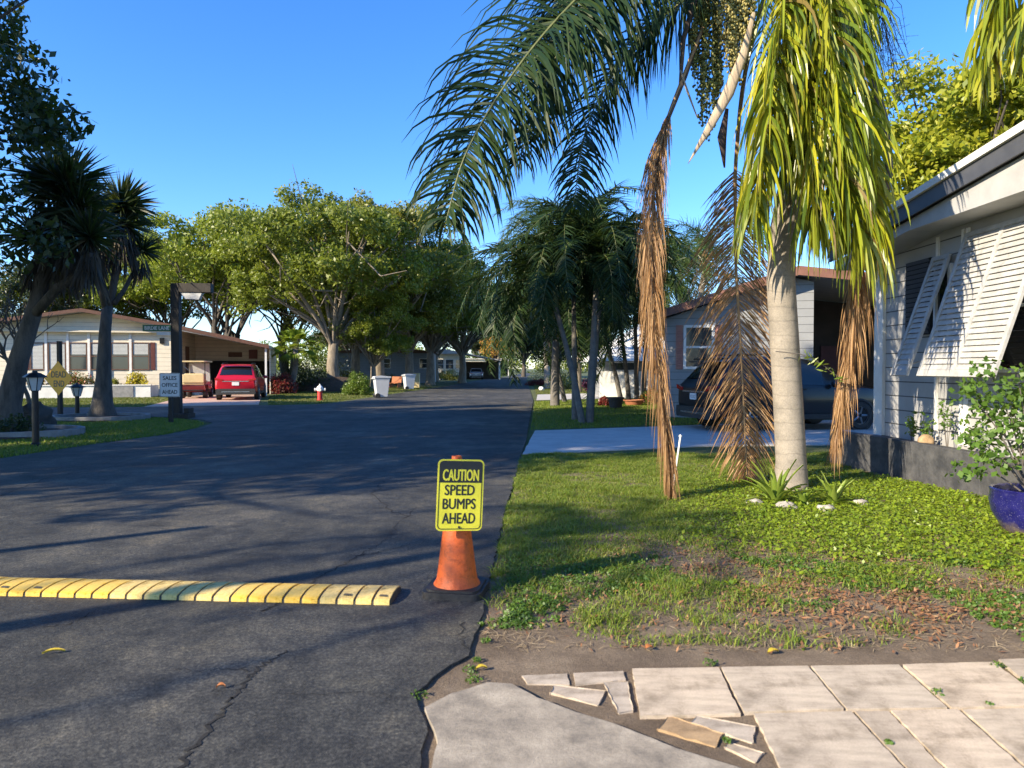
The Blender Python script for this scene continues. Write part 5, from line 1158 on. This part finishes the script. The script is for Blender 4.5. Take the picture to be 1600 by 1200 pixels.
ICF = np.array([(0, 1, 2), (0, 2, 3), (0, 3, 4), (0, 4, 5), (0, 5, 1), (1, 6, 2), (2, 6, 7), (2, 7, 3), (3, 7, 8), (3, 8, 4), (4, 8, 9), (4, 9, 5), (5, 9, 10), (5, 10, 1), (1, 10, 6), (11, 7, 6), (11, 8, 7), (11, 9, 8), (11, 10, 9), (11, 6, 10)])
def fruit(name, u0, u1, v0, v1, Y, nst, sd, m, r=.0155):
    rg_ = np.random.RandomState(sd); mb = MB(); st_ = MB(); c = []
    top = lp((u0 + u1) / 2, v0 - 40, Y)
    for k in range(nst):
        uu = rg_.uniform(u0, u1); ed = 1 - abs((uu - (u0 + u1) / 2) / (u1 - u0) * 2) ** 2 * .55; dy = rg_.uniform(-.18, .18); vb = v0 + (v1 - v0) * ed * rg_.uniform(.6, 1.0)
        e = lp(uu, vb, Y + dy); s0 = lp((u0 + u1) / 2 + (uu - (u0 + u1) / 2) * .7, v0, Y + dy * .6)
        st_.tube([top, s0, s0.lerp(e, .5), e], [.008, .005, .004, .002], 4)
        n = int((e - s0).length / .02); ts = rg_.uniform(0, 1, n)
        c.append(np.array([tuple(s0.lerp(e, t)) for t in ts]) + rg_.normal(size=(n, 3)) * .016)
    c = np.concatenate(c); rr = r * rg_.uniform(.8, 1.2, (len(c), 1, 1)); V = (c[:, None, :] + ICO[None] * rr * np.array([1, 1, 1.15])).reshape(-1, 3)
    mb.add(V, (np.arange(len(c))[:, None, None] * 12 + ICF[None]).reshape(-1, 3))
    o = mb.build(name, m, qp, smooth=True); st_.build('fruit_stalk', M['rachis'], o)
fruit('fruit_bunch', 1080, 1132, -10, 232, 8.55, 44, 1, M['fruit'])
fruit('fruit_bunch', 1120, 1180, -30, 140, 8.35, 56, 2, M['fruit_tan'])
rg_ = np.random.RandomState(9); df = MB()
for k in range(60):
    a = lp(rg_.uniform(1340, 1375), -30, 9.0 + rg_.uniform(-.2, .2)); e = lp(rg_.uniform(1352, 1424), rg_.uniform(60, 190), 9.0 + rg_.uniform(-.3, .3)); m_ = a.lerp(e, .5) + Vector(rg_.normal(size=3)) * .06
    df.tube([a, m_, e], [.005, .004, .002], 4); 
    for q in range(4):
        b = m_.lerp(e, rg_.uniform(0, 1)); df.tube([b, b + Vector(rg_.normal(size=3)) * .07 - Vector((0, 0, .05))], [.003, .0015], 3)
df.build('dry_flower_stalk', M['rachis_dark'], qp)
# sprig growing on the trunk
sp = thing('trunk_sprig', 'thin vine sprig with pointed green leaves growing out of the palm trunk', 'plant', P(1250, 553, 8.62)); B_ = P(1250, 553, 8.62)
f = MB(); s_ = MB(); sp_pts = [P(u, v, 8.55) - B_ for u, v in ((1212, 549), (1250, 553), (1270, 560), (1288, 572), (1304, 585), (1318, 592))]
s_.tube(sp_pts, [.006, .006, .005, .004, .003, .002], 5); s_.build('stem', M['twig'], sp)
C = spline([tuple(p) for p in sp_pts[1:]], 22) + np.random.RandomState(2).normal(size=(22, 3)) * .025
leaves_np(f, C, .15, np.random.RandomState(5), .3, .22); f.build('foliage', M['brom'], sp)

# ================================================================== PALM FRONDS SHARED BY THE OTHER PALMS
def frond_mesh(nm, leafm, stemm, Lf, rise, drop, L, n, wd, hang, seed, plum=.3, ang=.5):
    l = MB(); st = MB()
    ctrl = [(0, 0, 0), (Lf * .22, 0, rise * .7), (Lf * .5, 0, rise), (Lf * .78, 0, rise * .55), (Lf, 0, drop)]
    frond(l, st, ctrl, n=n, L=L, wd=wd, hang=hang, seed=seed, plum=plum, start=.12, rr=.022, ang=ang, segs=4)
    off = l.n; l.V += st.V; l.F += [F + off for F in st.F]; l.M += [1] * len(st.F); l.n += st.n
    return l.mesh(nm, [leafm, stemm])
FR = [frond_mesh('frond', M['frond'], M['rachis'], 2.3, .70, -.55, .72, 62, .058, .22, 100 + k, .45) for k in range(2)] + [frond_mesh('frond', M['frond'], M['rachis'], 2.2, .45, -1.3, .72, 62, .058, .26, 104, .45)]
FRQ = [frond_mesh('frond', M['frond_mid'], M['rachis'], 3.4, 1.2, -.9, .9, 95, .055, .26, 110 + k, .8) for k in range(2)]
def palm(label, base, top, r0, r1, fronds, nf, sc, seed, group, bark='slim_bark', dead=0, tilt=(-.75, .75), bulge=1.0):
    rg_ = random.Random(seed); base = Vector(base); top = Vector(top); t = thing('palm_tree', label, 'palm tree', base, 0, group); d = top - base
    m1 = d * .35 + Vector((d.x * -.08, d.y * -.08, 0)); m2 = d * .7 + Vector((d.x * -.06, d.y * -.06, 0))
    MB().tube([(0, 0, -.1), (0, 0, .05), m1, m2, d], [r0 * 1.5, r0 * 1.15, r0, r1 * bulge, r1], 10).build('trunk', M[bark], t, smooth=True)
    if bark == 'slim_bark': MB().tube([d - Vector((0, 0, .05)), d + Vector((0, 0, .45)), d + Vector((0, 0, .8))], [r1 * 1.02, r1 * 1.15, r1 * .5], 10).build('crownshaft', M['rachis'], t, smooth=True)
    z0 = d + Vector((0, 0, .7 if bark == 'slim_bark' else 0))
    for k in range(nf):
        a = 2.399 * k + rg_.uniform(-.3, .3); tl = tilt[0] + (tilt[1] - tilt[0]) * k / max(1, nf - 1) + rg_.uniform(-.1, .1); s_ = sc * rg_.uniform(.85, 1.12)
        use('frond', fronds[rg_.randrange(len(fronds))], t, z0, (rg_.uniform(-.25, .25), -tl, a), (s_, s_, s_))
    return t
GP = 'slender palms beside the lane'
# clump nearest the lane: two stems
b = G(915, 661)
palm('leaning grey palm stem on the left of the near clump', b + Vector((-.1, 0, 0)), P(868, 480, 20.2), .085, .07, FR, 25, 1.0, 1, GP)
palm('upright pale palm stem on the right of the near clump', b + Vector((.12, .1, 0)), P(932, 450, 20.0), .10, .08, FR, 26, 1.05, 2, GP)
palm('dark upright palm rising behind the pale stem of the near clump', b + Vector((.2, .7, 0)), P(940, 440, 21.2), .09, .075, FR, 24, 1.05, 3, GP)
palm('tall slim palm with the highest dark crown above the near clump', b + Vector((-.2, 1.1, 0)), P(896, 430, 22.3), .08, .07, FR, 25, 1.15, 4, GP)
palm('short dark trunk palm standing alone nearest the asphalt', G(867, 634), P(868, 525, 28.5), .17, .14, FR, 27, 1.35, 5, GP)
palm('palm whose crown hangs low over the road behind the lone trunk', G(882, 628), P(838, 478, 31), .10, .08, FR, 25, 1.5, 6, GP)
b = G(988, 628)
for k, (du, tu, tv, Y, lb) in enumerate(((-.5, 938, 505, 31.5, 'left leaning stem of the palm clump by the dark pot'), (-.15, 968, 500, 31.7, 'second stem from the left in the palm clump by the dark pot'), (.2, 992, 480, 32, 'straightest stem in the palm clump by the dark pot'), (.5, 1012, 470, 31.5, 'right leaning stem of the palm clump by the dark pot'))):
    palm(lb, b + Vector((du, 0, 0)), P(tu, tv, Y), .10, .08, FR, 22, 1.2, 20 + k, GP)
palm('queen palm with brownish crown rising behind the hanging dead frond', (6.3, 25.5, 0), P(1100, 430, 25.5), .14, .11, FRQ, 13, .72, 31, GP, 'palm_bark')
palm('pale trunk palm standing in sun before the white roofed home', G(902, 613), P(903, 500, 44), .25, .2, FRQ, 12, .8, 32, GP, 'oak_bark')
palm('tall feathery palm catching sun above the dark palm clump', (2.6, 52, 0), P(846, 362, 52), .2, .15, FRQ, 15, 1.0, 33, GP, 'palm_bark')
palm('palm half hidden between the near clump and the white roof', (6.1, 38, 0), P(965, 440, 38), .12, .1, FRQ, 12, .85, 34, GP, 'palm_bark')
palm('small palm behind the rust edged roof near the queen palm trunk', (8.2, 34, 0), P(1062, 420, 34), .12, .1, FRQ, 11, .8, 35, GP, 'palm_bark')
# palm off the right edge whose frond tips hang into the top right corner
op = thing('queen_palm', 'palm outside the right edge whose frond tips hang into the upper right corner', 'palm tree', (4.95, 4.4, 0)); OB = (4.95, 4.4, 0)
MB().tube([(0, 0, -.1), (0, 0, 2), (.05, .05, 5.2)], [.17, .15, .12], 12).build('trunk', M['palm_bark'], op, smooth=True)
oc = Vector((5.0, 4.45, 5.3))
mk_frond('frond', op, OB, [oc] + W3((1690, -230, 4.9), (1600, -120, 5.1), (1556, 0, 5.2), (1535, 130, 5.3)), M['frond_y'], M['rachis'], n=80, L=.62, wd=.036, hang=.6, seed=51, plum=.5, start=.3, spread=.55, rr=.02)
mk_frond('frond', op, OB, [oc] + W3((1780, -250, 4.7), (1670, -100, 4.9), (1615, 0, 5.0), (1595, 90, 5.1)), M['frond_y'], M['rachis'], n=60, L=.55, wd=.034, hang=.6, seed=52, plum=.5, start=.3, spread=.55, rr=.02)

# ================================================================== YUCCAS, CORNER LAWN
def yucca(label, base, trunks, heads, seed):
    t = thing('yucca_tree', label, 'tree', base, 0, 'yuccas on the corner lawn'); b = Vector(base); rg_ = np.random.RandomState(seed)
    tm = MB()
    for pts, rad in trunks: tm.tube([Vector(p) - b for p in pts], [q * .78 for q in rad], 12)
    tm.build('trunk', M['yucca_bark'], t, smooth=True)
    for c, r, n in heads:
        c = Vector(c) - b; hd = MB(); sword_head(hd, c, n, r, .05 * r + .02, rg_, -.55); hd.build('leaf_head', M['yucca_leaf'], t)
        sk = MB(); skirt(sk, c - Vector((0, 0, r * .6)), int(n * .5), r * .8, r * .3, .055, rg_, out=.35); sk.build('dead_leaf_skirt', M['yucca_dead'], t)
yb = G(160, 656); Y0 = yb.y
yucca('straight flared yucca trunk in the ring bed, forked under its spiky heads', yb,
      [([yb + Vector((0, 0, -.1)), yb + Vector((0, 0, .12)), P(160, 630, Y0), P(162, 590, Y0), P(164, 520, Y0), P(168, 478, Y0)], [.62, .50, .36, .26, .20, .18]),
       ([P(167, 485, Y0), P(176, 455, Y0), P(184, 400, Y0), P(188, 350, Y0)], [.15, .13, .13, .12]), ([P(167, 485, Y0), P(158, 450, Y0 - .2), P(150, 400, Y0 - .3), P(146, 360, Y0 - .4)], [.15, .11, .10, .09]),
       ([P(178, 475, Y0), P(196, 450, Y0 + .3), P(214, 415, Y0 + .5)], [.10, .08, .07])],
      [(P(190, 322, Y0), 1.05, 260), (P(192, 352, Y0), .9, 170), (P(148, 350, Y0 - .4), .95, 200), (P(222, 392, Y0 + .5), .62, 120)], 1)
yb2 = G(12, 676); Y1 = yb2.y
yucca('leaning dark yucca trunk at the left edge with the largest spiky heads', yb2,
      [([yb2 + Vector((0, 0, -.1)), yb2 + Vector((0, 0, .15)), P(14, 630, Y1), P(30, 560, Y1), P(52, 490, Y1), P(66, 440, Y1), P(82, 380, Y1), P(96, 330, Y1)], [.55, .45, .33, .26, .22, .19, .17, .16]),
       ([P(50, 495, Y1), P(90, 450, Y1 - .3), P(130, 425, Y1 - .4), P(142, 395, Y1 - .4)], [.15, .13, .11, .1]), ([P(66, 440, Y1), P(60, 400, Y1 + .2), P(64, 340, Y1 + .3)], [.14, .12, .11])],
      [(P(104, 292, Y1), 1.1, 280), (P(82, 282, Y1 + .3), 1.0, 240), (P(120, 330, Y1 - .2), 1.0, 220), (P(140, 372, Y1 - .4), .8, 180), (P(58, 372, Y1 + .2), .85, 170), (P(96, 360, Y1), .9, 200)], 2)
def ringbed(label, c, rx, ry, h, a0=0, a1=2 * pi):
    t = thing('ring_bed', label, 'edging', c, 0, 'edged beds on the corner lawn'); n = 40; V = []
    for k in range(n + 1):
        a = a0 + (a1 - a0) * k / n
        for r, z in ((1.0, -.02), (1.0, h), (.9, h), (.9, -.02)): V.append((rx * r * cos(a), ry * r * sin(a), z))
    MB().add(V, np.array([(4 * k + j, 4 * k + 4 + j, 4 * k + 5 + j, 4 * k + 1 + j) for k in range(n) for j in range(3)])).build('edging', M['edging'], t)
    MB().lathe([(rx * .9, .04), (rx * .4, h * .8), (0, h)], 24).build('mulch', M['mulch'], t)
ringbed('concrete ring bed around the straight yucca', yb + Vector((-.1, .1, 0)), 1.35, 1.1, .14)
ringbed('concrete ring bed at the left edge around the leaning yucca', G(8, 684) + Vector((-.2, .5, 0)), 1.5, 1.1, .16)
o = MB().blob((0, 0, .25), (.36, .3, .38), 7, .18, 12).build('boulder', M['dark_rock'], smooth=True, loc=G(58, 672)); tag(o, 'dark boulder behind the nearest lantern lamp', 'boulder')
shrub('shade_shrub', 'low dark shrub at the left edge under the leaning yucca', 'shrub', G(14, 684), (.75, .6, .6), M['leaf_c'], 15, .07, 30, 50)
# leafless frangipani
fg = thing('bare_tree', 'leafless frangipani with curving bare twigs before the cream house', 'tree', G(62, 655)); FB = G(62, 655); rg_ = random.Random(4)
lv = [MB() for _ in range(2)]
def twig(p, d, L, r, k):
    pts = [p]; q = p
    for j in range(4):
        d = (d + Vector((rg_.uniform(-.3, .3), rg_.uniform(-.3, .3), rg_.uniform(-.12, .32)))).normalized(); q = q + d * L / 4; pts.append(q)
    lv[0 if k < 2 else 1].tube(pts, [r * (1 - .09 * i) for i in range(5)], 6 if k < 3 else 4, k > 3)
    if k < 5:
        for s_ in range(3 if k < 3 else 2):
            nd = (d + Vector((rg_.uniform(-.95, .95), rg_.uniform(-.6, .6), rg_.uniform(-.25, .5)))).normalized(); twig(q, nd, L * rg_.uniform(.62, .85), r * .66, k + 1)
twig(Vector((0, 0, -.05)), Vector((-.1, 0, 1)), 1.1, .085, 0)
lv[0].build('trunk', M['twig'], fg, smooth=True); lv[1].build('twigs', M['twig'], fg, smooth=True)

# ================================================================== BROADLEAF TREES
def variant(nm, leafm, bark, **kw):
    tr, cr = tree_parts(**kw); return tr.mesh('trunk', [M[bark]], True), cr.mesh('crown', [M[leafm]])
VA = variant('a', 'leaf_a', 'oak_bark', seed=1, H=13.4, R=6.4, base=2.2, th=3.6, lobes=22, clumps=460, per=112, leaf=.245, trunk_r=.40)
VB = variant('b', 'leaf_b', 'dark_bark', seed=2, H=13.0, R=6.6, base=4.6, th=4.8, lobes=20, clumps=420, per=112, leaf=.245, trunk_r=.60, stems=4)
VC = variant('c', 'leaf_olive', 'oak_bark', seed=3, H=14.5, R=6.4, base=1.4, th=3.8, lobes=22, clumps=480, per=112, leaf=.245, trunk_r=.40)
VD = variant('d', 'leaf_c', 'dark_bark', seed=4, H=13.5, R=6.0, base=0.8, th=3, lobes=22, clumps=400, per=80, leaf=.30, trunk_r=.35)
VL = variant('l', 'leaf_d', 'dark_bark', seed=5, H=10.0, R=3.9, base=4.2, lobes=14, clumps=320, per=80, leaf=.19, trunk_r=.25)
# back row
def T(label, V, u, Y, rz, sc, v=None, szs=None, **kw): return tree('broadleaf_tree', label, V[0], V[1], (P(u, 580, Y).x, Y, 0), rz, sc, szs=szs, **kw)
T('bright green many stemmed tree behind the carport of the cream house', VB, 352, 54, .4, 1.05)
T('bright green tree behind the ridge of the cream house', VB, 262, 60, 2.0, .98)
T('dark tree behind the left end of the cream house', VD, 60, 56, 1.0, .78)
T('tree behind the cream house seen between the yucca trunks', VA, 150, 60, 4.0, .80)
T('pale barked spreading tree on the mulch mound behind the hydrant', VA, 522, 48, 1.2, 1.06)
T('tallest olive green tree, above the round clipped bush', VC, 592, 55, 0.3, 1.12)
T('olive tree with pale trunk between the two wheelie bins', VC, 640, 60, 2.6, .98)
T('green tree behind the bright many stemmed tree and the mound tree', VB, 450, 68, 2.2, 1.12)
T('tree whose dark trunk stands on the lane verge before the small cream home', VA, 722, 72, 3.3, .95)
T('tree behind the grey home left of the lane bend', VC, 680, 80, 1.1, .98)
T('olive tree filling the gap between the mound tree and the tallest tree', VC, 556, 62, 1.9, 1.08)
T('green tree right of the tallest tree and leaning over the lane', VA, 672, 64, 5.0, 1.0)
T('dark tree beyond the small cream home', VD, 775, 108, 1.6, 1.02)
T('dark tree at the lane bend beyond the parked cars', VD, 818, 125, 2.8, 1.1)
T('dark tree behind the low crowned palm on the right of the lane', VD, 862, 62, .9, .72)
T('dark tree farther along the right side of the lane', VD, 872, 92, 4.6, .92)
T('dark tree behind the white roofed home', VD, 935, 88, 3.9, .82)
T('shaded tree behind the grey home near the mound', VD, 560, 84, .5, .9)
T('young leaning tree before the grey home', VA, 583, 50, 5.2, .55)
T('yellow green large leaved tree behind the near white sided home', VL, 1515, 19.5, .6, 1.0, group=None)
T('lime tree at the right picture edge behind the near white sided home', VL, 1640, 18, 2.1, .95, group=None)
# orange and yellow crown by the far carport
t = thing('broadleaf_tree', 'small yellow orange crowned tree by the far carport', 'tree', (P(772, 580, 100).x + .6, 100, 0)); rg_ = np.random.RandomState(6); f = MB()
C = unit(rg_.normal(size=(50, 3))) * rg_.uniform(.4, 1, (50, 1)) * np.array([3.2, 2.5, 1.5]) + np.array([0, 0, 4.6]); clump_leaves(f, C, np.full(50, .8), 45, .3, rg_); f.build('crown', M['orange_crown'], t)
MB().tube([(0, 0, -.1), (.05, 0, 2), (0, 0, 4.4)], [.28, .22, .12], 8).build('trunk', M['oak_bark'], t, smooth=True)
# the tall trees off the left edge that shade the road, one branch hanging into view
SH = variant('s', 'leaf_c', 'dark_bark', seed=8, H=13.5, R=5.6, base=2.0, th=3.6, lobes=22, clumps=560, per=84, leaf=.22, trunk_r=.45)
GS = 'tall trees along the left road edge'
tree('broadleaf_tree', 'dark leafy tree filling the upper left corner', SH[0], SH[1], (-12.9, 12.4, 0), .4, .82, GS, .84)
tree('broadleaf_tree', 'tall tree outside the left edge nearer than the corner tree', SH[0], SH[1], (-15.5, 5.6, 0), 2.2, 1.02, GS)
HI = variant('h', 'leaf_c', 'dark_bark', seed=9, H=14.5, R=4.6, base=6.8, th=7, lobes=18, clumps=420, per=80, leaf=.24, trunk_r=.4)  # extra unseen tree, its crown kept high to shade the SUV, not the lawn
tree('broadleaf_tree', 'unseen high crowned tree added outside the left edge to shade the dark SUV', HI[0], HI[1], (-12.9, 4.9, 0), 1.0, 1.0, GS)
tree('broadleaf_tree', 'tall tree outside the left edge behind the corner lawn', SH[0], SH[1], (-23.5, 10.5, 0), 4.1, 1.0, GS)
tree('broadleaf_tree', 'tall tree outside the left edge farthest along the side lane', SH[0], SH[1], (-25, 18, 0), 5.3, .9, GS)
palm('palm outside the left edge level with the speed bump', (-9.6, -.6, 0), (-9.4, -.5, 5.4), .14, .11, FRQ, 12, .55, 71, GS, 'palm_bark')
# fan palm by the carport
fp = thing('fan_palm', 'small sunlit fan palm with curved trunk right of the carport', 'palm tree', (-13.3, 42.5, 0)); cz = P(462, 545, 42.5) - Vector((-13.3, 42.5, 0))
MB().tube([(0, 0, -.1), (.18, 0, .8), (.35, 0, 1.6), cz], [.26, .19, .17, .15], 10).build('trunk', M['slim_bark'], fp, smooth=True)
rg_ = np.random.RandomState(21); FANM = leafmat('fan_leaf', [(.12, .19, .018), (.19, .26, .025), (.09, .14, .018)], .4, .3, (.45, .5, .04))
for k in range(26):
    a = 2.4 * k; el = -.5 + 1.9 * k / 26; d = Vector((cos(a) * cos(el), sin(a) * cos(el), sin(el))); pl_ = MB(); pl_.tube([(0, 0, 0), d * .5, d * .85], [.016, .013, .01], 4, mi=1)
    sd_ = Vector((-sin(a), cos(a), 0)); upv = sd_.cross(d); n = 15
    for j in range(n):
        q = -1.7 + 3.4 * j / (n - 1); dd = (d * cos(q) + sd_ * sin(q) + upv * .12 * cos(3 * q)).normalized(); p0 = d * .85; L_ = .75 * (1 - .15 * abs(q)); w_ = .05
        tv = dd.cross(upv).normalized(); m1 = p0 + dd * L_ * .55; e = p0 + dd * L_ + Vector((0, 0, -.22)); pl_.add([p0 - tv * .01, p0 + tv * .01, m1 + tv * w_, e, m1 - tv * w_], np.array([(0, 1, 2, 3, 4)]))
    pl_.build('fan_leaf', [FANM, M['rachis']], fp, loc=cz)
# mound, shrubs
o = MB().blob((0, 0, 0), (2.6, 2.6, .95), 3, .05, 14).build('mulch_mound', M['mulch'], smooth=True, loc=(P(520, 580, 47).x, 47, -.05)); tag(o, kind='structure')
shrub('clipped_bush', 'round clipped green bush beside the first wheelie bin', 'shrub', G(559, 617.5), (.86, .8, 1.32), M['bush'], 31, .075, 150, 60, aspect=.6)
for k, (u, v, Y, r, m, lb) in enumerate([(440, 612, 41.5, (1.0, .8, 1.5), 'redleaf', 'red leaved cordyline shrub at the carport post'), (425, 612, 42.5, (.9, .8, 1.2), 'leaf_c', 'dark green shrub against the carport post'), (478, 608, 45.5, (2.2, 1.2, 2.2), 'leaf_c', 'large dark shrub behind the small fan palm'), (500, 604, 51, (2.4, 1.5, 3.6), 'leaf_c', 'tall dark shrub left of the mound tree trunk'),
     (545, 600, 60, (2.2, 1.5, 1.6), 'leaf_c', 'dark shrub behind the round clipped bush'), (606, 600, 66, (1.4, 1, 1.0), 'leaf_c', 'low shrub by the pale trunks before the grey home'), (705, 594, 88, (1.5, 1, 1.7), 'leaf_olive', 'olive shrub before the small cream home'), (690, 594, 92, (1.2, 1, 1.3), 'ixora', 'flowering shrub at the left corner of the small cream home'), (775, 590, 112, (2.2, 1.5, 1.8), 'bush', 'sunlit shrub between the two far carports')]):
    p = P(u, v, Y); shrub('garden_shrub', lb, 'shrub', (p.x, Y, 0), r, M[m], 40 + k, .12, 50, 55)
for k, (u, Y, r, m, lb) in enumerate([(842, 62, (1.6, 1.2, .7), 'redleaf', 'red flower bed shrub at the right road edge'), (930, 45, (.9, .7, 1.3), 'purple', 'purple leaved shrub right of the pale palm trunk'), (950, 47, (.7, .7, 1.5), 'purple', 'purple shrub nearest the white roofed home'), (872, 50, (1.3, 1.1, 1.4), 'leaf_c', 'dark shrub left of the pale palm trunk'), (858, 78, (2.4, 1.5, 2.2), 'leaf_c', 'dark hedge shrub along the right side of the far lane'), (1018, 30, (.6, .5, .7), 'ixora', 'small shrub at the corner of the grey sided house'), (945, 28.2, (.25, .25, .4), 'redleaf', 'small reddish plant on the shaded lawn by the dark pot')]):
    x = (u - 800) / FPX * Y; shrub('garden_shrub', lb, 'shrub', (x, Y, 0), r, M[m], 60 + k, .11, 45, 50)
o = MB().blob((0, 0, .1), (.18, .15, .15), 3, .15, 9).build('white_stone', M['white_paint'], smooth=True, loc=G(846, 610)); tag(o, 'white painted stone at the right road edge', 'stone')
# far wood closing the view
rg_ = np.random.RandomState(77); fw = MB(); C = []
for k in range(1500):
    x = rg_.uniform(-190, 150); y = 215 + rg_.uniform(0, 40) + abs(x) * .1; C.append((x, y, rg_.uniform(.5, 9.5 + 2.5 * sin(x * .08))))
clump_leaves(fw, np.array(C), rg_.uniform(1.8, 3.4, len(C)), 42, .95, rg_, .8); tag(fw.build('far_wood', M['leaf_a']), 'far wood beyond the end of the lane', 'wood', kind='stuff')
